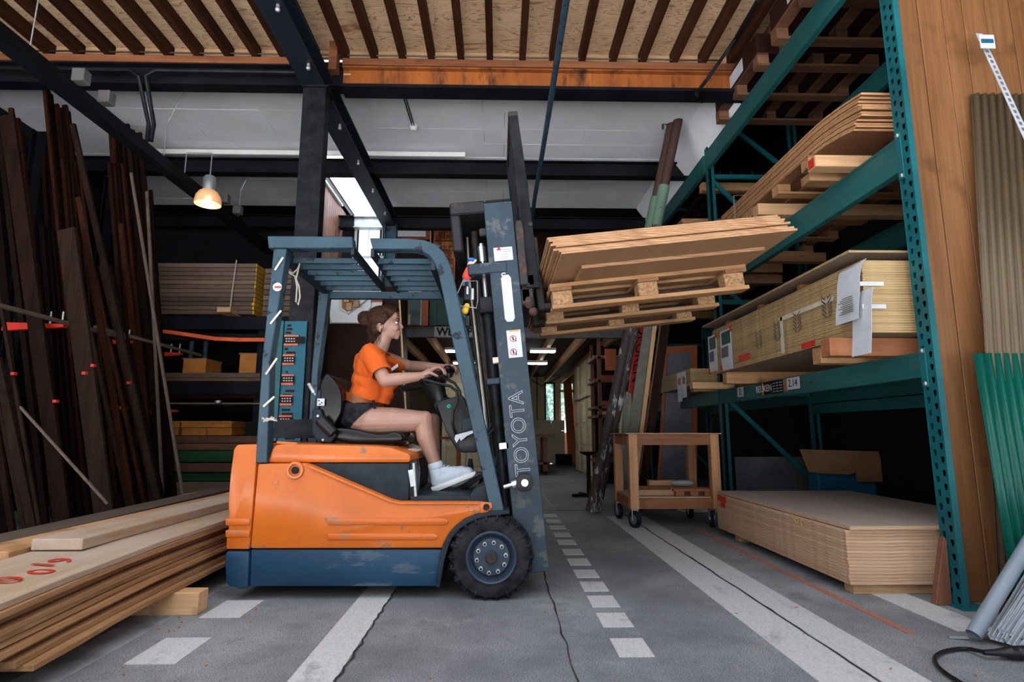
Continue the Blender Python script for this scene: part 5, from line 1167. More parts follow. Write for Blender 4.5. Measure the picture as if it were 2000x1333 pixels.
# next bay, lower stack with leaflet
bearer(2.2,3.4,6.45,6.55,1.358,1.42,'pallet','bearer under the second pale stack farther along'); bearer(2.05,2.5,6.02,6.12,1.358,1.43,'pine_x','pale block end sticking out by the rack upright')
bearer(2.2,3.4,8.3,8.4,1.358,1.42,'pallet','far bearer under the second pale stack')
for i in range(11): tag(obj('pale_sheet', B().box(2.16,3.35,6.4,8.6,1.422+.018*i,1.4385+.018*i), M['ply_pale']), 'pale sheet of the smaller farther stack, '+nth(i)+' from the bottom', 'sheet', 'sheets of the second pale stack')
ls2 = thing('product_leaflet', (2.14,6.7,1.25), 'printed leaflet hanging off the second pale stack', 'leaflet')
for k in range(2): obj('leaflet', B().box(2.145,2.148,6.52+.17*k,6.67+.17*k,1.30-.04*k,1.60), M['paper'], ls2); obj('picture', B().box(2.143,2.145,6.54+.17*k,6.64+.17*k,1.46,1.54), M['redbrown'], ls2)
card('red_label', 7.5,7.8,1.49,1.53,'red',x=2.158)

# upper shelf
bearer(2.12,3.42,4.42,4.52,2.668,2.765,'pine_x','pale pine bearer across the upper beams, middle one'); bearer(2.3,3.42,5.7,5.8,2.668,2.765,'pallet','far bearer across the upper beams')
rl = bearer(2.12,3.42,3.56,3.66,2.668,2.75,'pine_x','pale bearer with a red label on its end, across the upper beams'); obj('red_label', B().box(2.117,2.12,3.575,3.645,2.675,2.74), M['red'], rl)
bearer(2.2,3.42,3.78,3.90,2.668,2.73,'pallet','thin board behind the labelled bearer')
for i,yy in enumerate((4.0,4.9)):
    pr_ = thing('wooden_pallet', (2.9,yy,2.77), ['nearer','farther'][i]+' pallet under the bowed sheets on the upper shelf', 'pallet')
    ya_ = 3.78+i*1.04
    for y0 in (ya_, ya_+.45, ya_+.9):
        obj('bottom_board', B().box(2.2,3.3,y0,y0+.1,2.768,2.785), M['pallet'], pr_)
        for x0 in (2.2,2.7,3.2): obj('block', B().box(x0,x0+.1,y0,y0+.1,2.785,2.845), M['chip'] if False else M['pallet'], pr_)
    for x0 in (2.2,2.45,2.7,2.95,3.2): obj('deck_board', B().box(x0,x0+.1,ya_,ya_+1.0,2.845,2.862), M['pallet_y'], pr_)
nu = 12
for i in range(nu):
    b = B(); n = 26; v = []; t = .0145; z0 = 2.866+i*.0168
    ynear = 3.225+[.10,.08,.09,.07,.02,.03,.0,.01,.05,.04,.02,.0][i]; yfar = 5.5+random.uniform(-.05,.05)
    x0 = 2.25+random.uniform(-.006,.006)
    for k in range(n+1):
        y = ynear+(yfar-ynear)*k/n; s = max(0,(3.80-y)/.8); dz = -(.115-.003*i)*((s/.78)**1.7)
        v += [(x0,y,z0+dz),(3.36,y,z0+dz),(3.36,y,z0+t+dz),(x0,y,z0+t+dz)]
    f = [(0,1,2,3),(4*n,4*n+3,4*n+2,4*n+1)]
    for k in range(n):
        for c in range(4): f.append((4*k+c,4*k+4+c,4*k+4+(c+1)%4,4*k+(c+1)%4))
    tag(obj('bowed_sheet', b.add(v,f), M['ply_rack']), 'lowest of the bowed plywood sheets on the upper shelf' if i==0 else 'topmost of the bowed plywood sheets on the upper shelf' if i==nu-1 else 'bowed plywood sheet on the upper shelf, '+nth(i)+' from the bottom', 'sheet', None if i in (0,nu-1) else 'bowed sheets on the upper shelf')
tag(obj('steel_band', B().tube([(2.155,4.95,2.84),(2.155,4.95,3.06),(2.3,4.95,3.07)], .012, 6, flat=.2).tube([(2.155,4.95,2.84),(2.5,4.95,2.83)],.012,6,flat=.2), M['zinc']), 'grey binding band round the bowed plywood sheets', 'band')
# farther bays, upper: sheet stacks on bearers
for (z0,yy,nn,lab) in ((2.668,6.6,7,'lower'),(3.12,6.5,6,'upper')):
    pass
for (yb0,z0,nn,lab,xl) in ((6.5,2.78,6,'stack on the upper shelf beyond the far upright',2.2),(6.4,3.28,7,'higher stack beyond the far upright',2.15)):
    for y0 in (yb0+.1,yb0+2.2): bearer(xl+.1,3.4,y0,y0+.1,z0-.11,z0,'pallet','bearer under the '+lab,'bearers of the '+lab)
    for i in range(nn): tag(obj('plywood_sheet', B().box(xl+random.uniform(-.005,.005),3.36,yb0,yb0+2.5,z0+.0175*i,z0+.016+.0175*i), M['ply_rack']), 'reddish sheet, '+nth(i)+' from the bottom of the '+lab.replace(' on the upper shelf','').replace(' beyond the far upright','')+' beyond the far upright', 'sheet', 'sheets of the '+lab)
for y0 in (6.6,8.7): bearer(2.3,3.4,y0,y0+.1,2.885,3.17,'pallet','thick block between the two far sheet stacks','blocks between the far stacks')
tag(obj('orange_strap', B().bar((2.2,6.4,3.08),(3.3,6.4,3.05),.01,.03), M['strap']), 'orange strap across the far sheet stack', 'strap')
# top shelf: pallets and timber
for i,(y0,z0) in enumerate(((3.35,4.142),(4.6,4.142))):  # dark brown pallets, wood colour set darker for the shade under the roof
    pr_ = thing('wooden_pallet', (2.9,y0+.5,z0), ['nearer','farther'][i]+' dark pallet on the highest beams of the rack', 'pallet')
    for y_ in (y0,y0+.45,y0+.9):
        obj('bottom_board', B().box(2.3,3.4,y_,y_+.1,z0,z0+.022), M['shelfwood'], pr_)
        for x0 in (2.3,2.8,3.3): obj('block', B().box(x0,x0+.1,y_,y_+.1,z0+.022,z0+.1), M['shelfwood'], pr_)
    for x0 in (2.3,2.55,2.8,3.05,3.3): obj('deck_board', B().box(x0,x0+.1,y0,y0+1.0,z0+.1,z0+.122), M['shelfwood'], pr_)
    ld = thing('wrapped_load', (2.9,y0+.5,z0+.122), ['nearer','farther'][i]+' load in dark red wrapping on the highest shelf', 'load')
    obj('body', B().box(2.30,3.38,y0,y0+1.0,z0+.123,z0+.32), M['maroon'], ld, bev=.01); obj('label', B().box(2.296,2.30,y0+.3,y0+.7,z0+.15,z0+.28), M['paper'], ld)
for i in range(6): tag(obj('angle_profile', B().bar((2.62+.13*i,6.35,3.92),(2.62+.13*i,8.8,3.92),.06,.01).bar((2.62+.13*i,6.35,3.95),(2.62+.13*i,8.8,3.95),.01,.06), M['hard_light']), 'brown timber profile on the far top shelf, '+nth(i)+' from the aisle', 'profile', 'profiles on the far top shelf')
for y0 in (6.5,8.5): bearer(2.45,3.4,y0,y0+.1,3.87 if False else 3.80,3.905,'pallet','bearer carrying the far top profiles','bearers of the far top profiles')

# behind and under the rack
tag(obj('wrapped_board', B().bar((2.75,6.75,.0),(3.75,6.75,.0),.03,.62,(0,0,1)).xf(Matrix.Translation((0,0,.31))), M['kraft'], bev=.003), 'long panel in grey paper wrapping standing behind the rack brace', 'panel')
cbx = thing('cardboard_sheet', (3.75,5.9,.3), 'flattened brown cardboard leaning behind the rack', 'cardboard')
obj('sheet', B().prism([XZ(x,y,5.9) for x,y in ((1562,878),(1715,882),(1730,942),(1675,942),(1672,922),(1660,928),(1600,925),(1580,922))], 5.9, 5.91), M['card'], cbx); obj('flap', B().prism([XZ(x,y,5.88) for x,y in ((1668,883),(1716,882),(1731,942),(1676,941))], 5.88, 5.89), M['card'], cbx)
tag(obj('blue_wrap', B().prism([XZ(x,y,6.0) for x,y in ((1598,925),(1680,925),(1735,950),(1735,975),(1600,975))], 6.0, 6.2), M['blue_tarp'], bev=.01), 'blue plastic wrap under the leaning cardboard', 'wrap')
tag(obj('white_label_box', B().box(2.1,3.2,6.7,6.9,.0,.11), M['white'], bev=.003), 'low white carton lying behind the cart near the rack', 'carton')
tag(obj('wrapped_door', B().prism([XZ(x,y,7.6) for x,y in ((1300,678),(1362,674),(1362,960),(1285,965))], 7.6, 7.66), M['redbrown'], bev=.003), 'reddish framed door leaning behind the rack, wrapped in film', 'door')
o = obj('film_panel', B().prism([XZ(x,y,7.57) for x,y in ((1305,690),(1350,688),(1352,955),(1290,958))], 7.57, 7.6), M['kraft'], bpy.data.objects['wrapped_door'])
struct('trim_8', B().box(3.9,3.95,3.7,14,0,5), M['night'])

# leaning poles and boards in the middle
def pole(x0,y0,x1,y1,Y0,Y1,r,label):
    a = gz(x0,y0); a.z = .0; b_ = at(x1,y1,Y1); d = (b_-a).normalized(); a.z = .0
    o = thing('steel_prop', tuple(a), label, 'prop')
    mid = a+(b_-a)*.78
    obj('tube', B().cyl(a+d*.03, mid, r, n=16), M['spatter'], o, smooth=True)
    obj('upper_tube', B().cyl(mid, b_, r*.95, n=16), M['prop_top'], o, smooth=True)
    obj('sleeve', B().cyl(a+(b_-a)*.70, a+(b_-a)*.80, r*1.12, n=16), M['prop_green'], o, smooth=True)
    obj('hook', B().bar(b_-d*.02,b_-d*.02+Vector((-.10,0,.02)),.02,.03).bar(b_-d*.02+Vector((-.10,0,.02)),b_-d*.02+Vector((-.105,0,-.06)),.02,.02), M['rusty'], o)
    return o
M['spatter'] = worn('paint_spattered_steel', (.05,.036,.034), (.40,.40,.40), .6, .55, 13, streak=(1,1,.35), sharp=.04)
M['prop_top'] = worn('prop_brown', (.06,.028,.022), (.20,.12,.09), .6, .62, 10); M['prop_green'] = worn('prop_green', (.12,.20,.15), (.08,.05,.04), .6, .6, 10)
pole(1152,1004,1312,240,6.6,6.22,.055,'steel prop spattered with paint, left one of the leaning pair')
pole(1163,1002,1330,208,6.45,6.12,.058,'steel prop spattered with paint, right one of the leaning pair')
def leanb(px0,py0,px1,py1,w,Y,mat,label,name='leaning_board',th=.025): 
    p = at(px0,py0,Y); q = at(px1,py1,Y); ww = w/1117*(Y+.1); d = q-p; t = p.z/(-d.z); r = p+d*t
    return tag(obj(name, B().bar(r,p,ww,th,(0,1,0)), M[mat], bev=.003), label, 'board')
rp = leanb(1250,560,1238,765,24,7.2,'red','red board lettered DEUREN hanging above the leaning boards'); 
bpy.data.objects.remove(rp)
rs = thing('red_sign', at(1245,765,7.25), 'tall red sign board lettered DEUREN behind the leaning props', 'sign')
obj('board', B().prism([XZ(x,y,7.25) for x,y in ((1244,600),(1276,600),(1254,768),(1228,768))], 7.25, 7.28), M['red'], rs)
text('lettering', 'DEUREN', at(1249,690,7.245), .20, M['black'], rs, xdir=(at(1246,720,7.2)-at(1251,680,7.2)), ydir=(1,0,.13))
leanb(1276,600,1238,950,24,6.95,'signgrey2','grey green board leaning right of the red sign') if False else None
M['signgrey2'] = plain('grey_green_board', (.17,.165,.14), .6)
leanb(1274,600,1236,850,22,6.95,'signgrey2','wide grey board leaning between the red sign and the brown boards')
leanb(1283,600,1252,850,8,6.9,'pine_z','thin pale edged board leaning beside the wide grey one')
leanb(1305,600,1270,850,16,6.85,'hard_light','wide brown board leaning in front of the rack upright')
leanb(1297,600,1262,850,8,6.9,'slat','narrow brown board leaning behind the wide brown one')
mf = thing('old_sash_window', at(1222,860,7.4), 'old glazed window frame leaning behind the props', 'window')
obj('frame', B().bar(at(1208,960,7.4),at(1214,765,7.4),.03,.03,(0,1,0)).bar(at(1226,960,7.4),at(1231,765,7.4),.03,.03,(0,1,0)).bar(at(1213,768,7.4),at(1232,768,7.4),.03,.03,(0,1,0)), M['cream'], mf)
obj('pane', B().prism([XZ(x,y,7.42) for x,y in ((1215,768),(1230,768),(1226,950),(1210,950))], 7.42, 7.425), glass('mirror_pane',(.5,.6,.55),.5), mf)

# cart
ct = thing('wooden_cart', (1.7,6.0,0), 'low wooden cart with a thin top and four castors', 'cart')
X0,X1,Y0,Y1 = 1.25,2.13,5.58,6.35
def pxl(x,y,w=.085): return B().box(x,x+w,y,y+w,.18,.885)
for (x,y) in ((X0,Y0),(X1-.085,Y0),(X0,Y1-.085),(X1-.085,Y1-.085)): obj('leg', pxl(x,y), M['bench_z'], ct, bev=.004)
for (z0,z1) in ((.78,.885),(.18,.275)):
    for y in (Y0+.012,Y1-.06): obj('rail', B().box(X0+.085,X1-.085,y,y+.045,z0,z1), M['bench'], ct, bev=.003)
    for x in (X0+.005,X1-.05): obj('side_rail', B().box(x,x+.045,Y0+.085,Y1-.085,z0,z1), M['bench'], ct, bev=.003)
obj('top', B().box(X0-.03,X1+.02,Y0-.02,Y1+.02,.886,.895), M['ply_floor'], ct); obj('shelf', B().box(X0+.02,X1-.02,Y0+.06,Y1-.04,.276,.288), M['ply_floor'], ct)
for (x,y,a) in ((X0+.05,Y0+.06,.5),(X1-.08,Y0+.08,-.3),(X0+.02,Y1-.12,.2),(X1-.1,Y1-.1,0)):
    cs = obj('castor', B().cyl((x-.018*math.cos(a),y-.018*math.sin(a),.08),(x+.018*math.cos(a),y+.018*math.sin(a),.08),.08,n=24), M['rubber'], ct, bev=.006, smooth=True)
    obj('wheel_disc', B().cyl((x-.021*math.cos(a),y-.021*math.sin(a),.08),(x+.021*math.cos(a),y+.021*math.sin(a),.08),.045,n=20), M['chrome'], cs)
    obj('fork_bracket', B().box(x-.03,x+.03,y-.03,y+.03,.165,.18).box(x-.028,x-.023,y-.02,y+.02,.07,.17).box(x+.023,x+.028,y-.02,y+.02,.07,.17), M['zinc'], cs)
tag(obj('small_timber', B().box(1.36,1.75,5.75,5.85,0.290,0.344), M['pine_x'], bev=.003), 'pale square timber on the lower shelf of the cart, left', 'timber')
tag(obj('small_timber', B().box(1.4,2.0,6.1,6.2,0.290,0.344), M['bench'], bev=.003), 'reddish timber at the back of the lower shelf of the cart', 'timber')
tag(obj('small_timber', B().box(1.6,1.9,6.22,6.32,0.290,0.394), M['pine_x'], bev=.003), 'short pale timber standing at the back of the cart shelf', 'timber')
cpal = thing('small_pallet', (1.88,5.75,0.290), 'little slatted wooden frame lying on the lower shelf of the cart, right', 'pallet')
for x in (1.72,1.86,2.0): obj('block', B().box(x,x+.08,5.68,5.78,0.290,0.334), M['bench'], cpal, bev=.003)
for y in (5.68,5.80): obj('slat', B().box(1.70,2.10,y,y+.07,0.334,0.359), M['bench'], cpal, bev=.003)
tag(obj('plastic_bag', B().ell((1.93,6.1,0.379),(.12,.08,.035),12).ell((1.86,6.12,0.374),(.06,.06,.03),10), glass('clear_film',(.8,.85,.9),.35,.15), smooth=True), 'crumpled clear plastic bag on the cart shelf', 'bag')

# ================================================================ RIGHT FOREGROUND
ww_ = struct('wall_planks', B().box(2.50,5.5,3.207,3.217,0,6.3), M['larch'])
xs = [2.49,2.64,2.80,2.93,3.08,3.24,3.38,3.53,3.70,3.88,4.05,4.25,4.5]
for a,b_ in zip(xs,xs[1:]): obj('wall_plank', B().box(a+.002,b_-.002,3.186+random.uniform(0,.005),3.207,.0,5.2), M['larch'], ww_, bev=.003)
def corr(x0,x1,ybot,ytop,z0,z1,mat,label,pitch=.048,amp=.010,xshift=0):
    n = int((x1-x0)/pitch*8); b = B(); 
    for k in range(n+1):
        x = x0+(x1-x0)*k/n; dy = amp*max(-1,min(1,1.6*math.sin(2*math.pi*(x-x0)/pitch)))
        b.v += [Vector((x,ybot+dy,z0)),Vector((x+xshift,ytop+dy,z1))]
    b.f += [(2*k,2*k+1,2*k+3,2*k+2) for k in range(n)]
    o = obj('corrugated_sheet', b, M[mat], smooth=True); md = o.modifiers.new('t','SOLIDIFY'); md.thickness = .003
    return tag(o, label, 'sheet')
M['grp'] = worn('weathered_corrugated', (.105,.072,.040), (.20,.20,.21), .35, .60, 4, c2=(.15,.105,.062), streak=(.6,1,.25), sharp=.25)
M['grp_green'] = worn('green_corrugated', (.001,.085,.062), (.006,.14,.105), .35, .6, 4, c2=(.003,.12,.09), streak=(1,1,.2), sharp=.2)
xl = at(1893,170,2.95).x; zt = at(1893,170,3.15).z
corr(2.50,3.25,2.98,3.155,.0,2.95,'grp','beige corrugated plastic sheet leaning on the plank wall',xshift=.38)
corr(2.52,3.25,2.90,3.05,.0,1.33,'grp_green','green corrugated plastic sheet leaning low in front of the beige one',xshift=.08)
# perforated angle
def perf_angle(a, b_, w, label):
    a = Vector(a); b_ = Vector(b_); L_ = (b_-a).length; bb = B(); n = int(L_/.045); 
    for k in range(n):
        z0, z1 = k*.045, (k+1)*.045; c = (z0+z1)/2
        outer = [(-w/2,z0),(w/2,z0),(w/2,c),(w/2,z1),(-w/2,z1),(-w/2,c)]; hw = w*.2; hh = .014
        hole = [(-hw,c-hh),(hw,c-hh),(hw*1.1,c),(hw,c+hh),(-hw,c+hh),(-hw*1.1,c)]
        bb.add([(p[0],0,p[1]) for p in outer+hole], [(i,(i+1)%6,6+(i+1)%6,6+i) for i in range(6)])
    bb.add([(w/2,0,0),(w/2,.035,0),(w/2,.035,n*.045),(w/2,0,n*.045)], [(0,1,2,3)])
    d = (b_-a).normalized(); xx = Vector((0,1,0)).cross(d).normalized(); yy = d.cross(xx)
    Mx = Matrix((xx,yy,d)).transposed().to_4x4(); Mx.translation = a
    o = obj('perforated_angle', bb.xf(Mx), M['alu']); md = o.modifiers.new('t','SOLIDIFY'); md.thickness = .0025
    return tag(o, label, 'profile')
pa = perf_angle(at(2085,440,2.72), at(1910,60,3.12), .042, 'pale perforated steel angle leaning high across the plank wall')
pa2 = perf_angle(at(2085,440,2.72)-(at(1910,60,3.12)-at(2085,440,2.72)).normalized()*1.9, at(2085,440,2.72), .042, 'lower length of perforated angle outside the view') if False else None
lb = obj('price_sticker', rect(1916,68,1941,94,3.02,.004), M['paper'], pa); obj('sticker_stripe', rect(1918,76,1940,83,3.015,.004), M['blue_tarp'], pa)
tag(obj('short_offcut', B().prism([(2.30,0.0),(2.39,0.0),(2.40,.33),(2.385,.35)],3.14,3.18), M['slat'], bev=.003), 'short reddish offcut leaning at the foot of the rack post', 'offcut')
# pipes and profiles on the floor
def ptube(name,a,b_,r,mat,label,n=20,hollow=True):
    a = Vector(a); b_ = Vector(b_); d = (b_-a).normalized(); L_ = (b_-a).length
    return tag(obj(name, B().lathe([(r,0),(r,L_),(r*.88,L_),(r*.88,0)], a, d, n), M[mat], smooth=True), label, 'pipe')
g0 = gz(1903,1252)
ptube('plastic_pipe', (2.055,2.60,.035), at(2080,945,2.75), .030, 'pvc', 'long grey plastic pipe, leftmost of the bundle leaning at the right')
ptube('plastic_pipe', (2.19,2.50,.03), at(2120,1130,2.75), .026, 'pvc', 'short grey plastic pipe lying lowest on the floor at the right')
def chan(a, b_, w, label, mat='alu'):
    a = Vector(a); b_ = Vector(b_); up = Vector((0,0,1)); d = (b_-a).normalized(); s_ = d.cross(up).normalized(); u = s_.cross(d)
    bb = B().bar(a,b_,w,.003,tuple(u))
    for q in (-w/2,-w/6,w/6,w/2): bb.bar(a+s_*q+u*.012,b_+s_*q+u*.012,.003,.024,tuple(u))
    return tag(obj('white_profile', bb, M[mat]), label, 'profile')
chan((2.13,2.57,.02), at(2085,1020,2.85), .05, 'white ribbed profile right beside the long grey pipe')
chan((2.16,2.55,.05), at(2090,1050,2.80), .05, 'second white ribbed profile of the leaning bundle')
chan((2.155,2.51,.02), at(2100,1080,2.70), .06, 'broad white ribbed profile at the front of the bundle')
chan((2.24,2.38,.02), at(2080,1200,2.5), .03, 'short pale blue profile end at the right edge','alu')
tag(obj('blue_offcut', B().bar((2.28,2.62,.03),(2.42,2.72,.2),.06,.02), M['blue_tarp']), 'small bright blue offcut under the profiles', 'offcut')
tag(obj('metal_scrap', B().bar((1.99,2.66,.008),(2.06,2.64,.012),.012,.012), M['zinc']), 'little metal scrap beside the grey pipe end', 'scrap')
cbp = [gz(1960,1275,.03), gz(1925,1275,.03), gz(1885,1268,.012), gz(1845,1273,.012), gz(1826,1285,.012), gz(1830,1300,.012), gz(1850,1318,.012), gz(1885,1340,.012), gz(1930,1370,.012)]
def smoothpts(pts, k=6):
    out = []
    for i in range(len(pts)-1):
        p0 = pts[max(0,i-1)]; p1 = pts[i]; p2 = pts[i+1]; p3 = pts[min(len(pts)-1,i+2)]
        for j in range(k):
            t = j/k; out.append(.5*((2*p1)+(-p0+p2)*t+(2*p0-5*p1+4*p2-p3)*t*t+(-p0+3*p1-3*p2+p3)*t**3))
    return out+[pts[-1]]
pcx = thing('power_cable', gz(1870,1290), 'black power cable with a plug curling on the floor at the right', 'cable')
obj('cord', B().tube(smoothpts(cbp[1:]), .008, 8), M['black_plastic'], pcx, smooth=True)
obj('plug', B().lathe([(.001,0),(.010,0),(.013,.05),(.022,.10),(.026,.105),(.026,.125),(.022,.13),(.026,.135),(.027,.17),(.001,.17)], cbp[1]+Vector((-.01,0,0)), (1,-.05,0), 18), M['black_plastic'], pcx, smooth=True)
# dry leaves / chips on the floor
lf = plain('dry_leaf', (.42,.16,.05), .8)
rs_ = random.Random(3)
for (x,y) in ((1740,1307),(1905,1318),(1898,1265),(1556,1187),(1515,1143),(1427,1132),(1439,1199),(1570,1238),(1382,1057),(350,1225),(306,1215),(240,1303),(403,1300),(242,1318),(355,1215),(940,1190),(1064,1195),(500,1190),(490,1215),(310,1228),(350,1206),(330,1233),(840,1325),(1335,1045),(1447,1085)):
    c = gz(x,y,.004); a = rs_.uniform(0,3.1); r = rs_.uniform(.006,.013); e1 = Vector((math.cos(a),math.sin(a),0))*r; e2 = Vector((-math.sin(a),math.cos(a),0))*r*.45
    tag(obj('wood_chip', B().add([c-e1,c+e2+Vector((0,0,.004)),c+e1,c-e2+Vector((0,0,.001)),c-e1-Vector((0,0,.003)),c+e1-Vector((0,0,.003))], [(0,1,2,3),(0,3,2,5,4),(0,4,5,2,1)]), lf), 'small dry brown leaf or chip on the concrete floor', 'leaf', 'dry leaves on the floor')
# ================================================================ DRIVER
import mathutils
import numpy as np
def displace(o, fn):
    me = o.data; n = len(me.vertices); co = np.empty(n*3, 'f'); no = np.empty(n*3, 'f')
    me.vertices.foreach_get('co', co); me.vertex_normals.foreach_get('vector', no)
    co = co.reshape(-1,3); no = no.reshape(-1,3)
    d = np.array([fn(p) for p in co.tolist()], 'f')
    me.vertices.foreach_set('co', (co+no*d[:,None]).ravel()); me.update()
def skin_mat():
    m, nt, p = _new('skin'); v = coord(nt)
    nt.links.new(ramp(nt, noise(nt, v, 9, 3), [(.3,(.32,.168,.120)),(.7,(.38,.215,.160))]), p.inputs['Base Color'])
    p.inputs['Roughness'].default_value = .5; p.inputs['Subsurface Weight'].default_value = .12; p.inputs['Subsurface Radius'].default_value = (.02,.008,.004); p.inputs['Subsurface Scale'].default_value = .5
    return m
SK = skin_mat()
M['shirt'] = plain('orange_cotton', (.56,.088,.007), .85, 0, .07, 6, .15)
M['denim'] = plain('black_denim', (.020,.022,.028), .9, 0, .4, 18, .4)
M['leather'] = plain('tan_leather', (.22,.055,.014), .4, 0, .2, 14)
M['hair'] = wood('dark_brown_hair', (.012,.006,.004), (.060,.028,.017), 'x', .42, 60, (1,1), .12, spec=.5)
M['shoe'] = plain('white_shoe_leather', (.50,.56,.64), .5, 0, .05, 6)
PY = 3.78
drv = thing('person', at(715,850,PY), 'woman in orange t-shirt, black shorts and white sneakers sitting at the forklift wheel', 'person')
b = B()
def A(x,y,Y): return at(x,y,Y)
# torso (under the shirt), neck and head
hipN, hipF = A(702,815,PY-.10), A(706,815,PY+.10)
b.cap(hipN, hipF, .112, .112, 18)
b.cap(A(710,798,PY), A(722,770,PY), .115, .105, 18)
b.cap(A(722,770,PY), A(730,725,PY), .105, .115, 18)
b.cap(A(728,700,PY-.10), A(728,700,PY+.10), .075, .075, 16)
b.cap(A(738,692,PY), A(752,655,PY), .056, .050, 16)
HC = A(752,630,PY)
def hp(px,py,dy=0): return A(px,py,PY+dy)
rt_ = Matrix.Rotation(math.radians(-8), 3, 'Y')
b.ell(hp(750,630), (.092,.074,.098), 24, rt_)
b.ell(hp(764,640), (.058,.058,.068), 20, rt_)          # face mass
b.ell(hp(767,652), (.042,.044,.034), 18)                # jaw
b.ell(hp(775,660), (.0175,.020,.014), 14)               # chin
b.ell(hp(756,651), (.046,.050,.032), 16, Matrix.Rotation(math.radians(25),3,'Y'))
b.ell(hp(772.5,618), (.030,.052,.036), 16)                # forehead
b.cap(hp(779.5,629), hp(785.8,639.5), .0065, .0082, 12); b.ell(hp(786,640.3), (.0085,.0085,.0075), 10)        # nose
b.ell(hp(784,642,-.010), (.008,.007,.006), 10); b.ell(hp(784,642,.010), (.008,.007,.006), 10)
b.ell(hp(777.5,626), (.012,.042,.008), 12)                # brow ridge
for s in (-1,1):
    b.ell(hp(773,641,s*.034), (.022,.018,.020), 14)
    ec = hp(744,641,s*.073); b.ell(ec, (.015,.008,.026), 14, Matrix.Rotation(math.radians(10),3,'Y')); b.ell(hp(745,648,s*.071), (.009,.007,.010), 10)
b.ell(hp(780.6,649), (.008,.020,.0055), 12); b.ell(hp(780,653.5), (.009,.017,.006), 12); b.ell(hp(775,648), (.018,.030,.024), 14); b.ell(hp(770,641), (.036,.048,.044), 18); b.ell(hp(777,650.5), (.0175,.027,.034), 16)
# near arm (right arm) and far arm
def arm_(sh, el, wr, pal, s):
    b.cap(sh, el, .050, .041, 16)
    b.cap(el, el+(wr-el)*.35, .041, .040, 16); b.cap(el+(wr-el)*.35, wr, .040, .0265, 16)
    b.cap(wr, pal, .026, .024, 14)
shN, elN, wrN = A(727,694,PY-.165), A(752,744,PY-.27), A(826,735,PY-.20)
shF, elF, wrF = A(735,694,PY+.165), A(800,716,PY+.27), A(866,719,PY+.14)
knN, knF = A(850,720,PY-.155), A(884,716,PY+.09)
arm_(shN, elN, wrN, wrN+(knN-wrN)*.5, -1); arm_(shF, elF, wrF, wrF+(knF-wrF)*.5, 1)
def hand(wr, kn, side, tips, thumb):
    d = (kn-wr).normalized()
    for k in range(4):
        off = side*((k-1.5)*.0195)
        b.cap(wr+off*.5+d*.01, kn+off, .0165, .0120, 10)      # palm metacarpals
        j1, j2, tp = [kn+off+Vector(t) for t in tips[k]]
        b.cap(kn+off, j1, .0100, .0092, 10); b.cap(j1, j2, .0090, .0083, 10); b.cap(j2, tp, .0082, .0072, 10)
    t0 = wr+d*.02+side*(-.030); t1 = wr+d*.055+side*(-.045)+Vector((0,0,-.008))
    b.cap(t0, t1, .0140, .0115, 10); b.cap(t1, t1+Vector(thumb[0]), .0110, .0098, 10); b.cap(t1+Vector(thumb[0]), t1+Vector(thumb[1]), .0096, .0082, 10)
# near hand lies over the rim, fingers fanned forwards and down; little finger nearest the camera
fl_ = [[(.030,-.010,.004),(.052,-.014,-.016),(.060,-.016,-.038)],[(.034,-.004,.006),(.060,-.006,-.012),(.070,-.008,-.036)],[(.033,.002,.004),(.058,.004,-.016),(.068,.004,-.038)],[(.024,.008,.000),(.042,.012,-.016),(.050,.014,-.034)]]
hand(wrN, knN, Vector((.10,-.98,.0)).normalized()*-1, fl_, [(.026,.004,-.012),(.048,.010,-.022)])
fl2 = [[(.026,.0,-.002),(.034,.0,-.026),(.026,.0,-.046)],[(.028,.0,-.004),(.036,.0,-.030),(.026,.0,-.052)],[(.026,.0,-.006),(.034,.0,-.030),(.024,.0,-.050)],[(.020,.0,-.008),(.026,.0,-.026),(.018,.0,-.042)]]
hand(wrF, knF, Vector((.05,-.99,.0)).normalized(), fl2, [(.012,.004,-.024),(.020,.006,-.046)])
# legs
kneeN, ankN = A(826,822,PY-.13), A(853,918,PY-.12)
kneeF, ankF = A(843,826,PY+.16), A(853,925,PY+.13)
b.cap(A(708,822,PY-.10), A(765,822,PY-.12), .092, .082, 20); b.cap(A(765,822,PY-.12), kneeN, .084, .060, 20)
b.cap(A(712,822,PY+.10), A(775,824,PY+.13), .092, .082, 20); b.cap(A(775,824,PY+.13), kneeF, .084, .060, 20)
for kn_, an_ in ((kneeN,ankN),(kneeF,ankF)):
    d = an_-kn_; bk_ = Vector((-.012,0,0))
    b.cap(kn_, kn_+d*.35+bk_, .058, .057, 18); b.cap(kn_+d*.35+bk_, kn_+d*.65+bk_*.6, .057, .044, 16); b.cap(kn_+d*.65+bk_*.6, an_, .044, .034, 16)
    b.ell(kn_+Vector((.012,0,.012)), (.050,.050,.050), 16)
body = obj('body', b, SK, drv); baked(body, .0034, 4)
vg = body.vertex_groups.new(name='face'); hz_ = A(740,672,PY)-drv.location; nx_ = A(781,640,PY).x-drv.location.x; chz = A(740,690,PY)-drv.location
wts = {}
for v in body.data.vertices:
    if v.co.z > chz.z and abs(v.co.y) < .13: wts.setdefault(.25 if v.co.x > nx_ or abs(v.co.y) > .068 else 1.0, []).append(v.index)
for w_, ids in wts.items(): vg.add(ids, w_, 'REPLACE')
md = body.modifiers.new('f','SMOOTH'); md.factor = .5; md.iterations = 26; md.vertex_group = 'face'
baked(body)
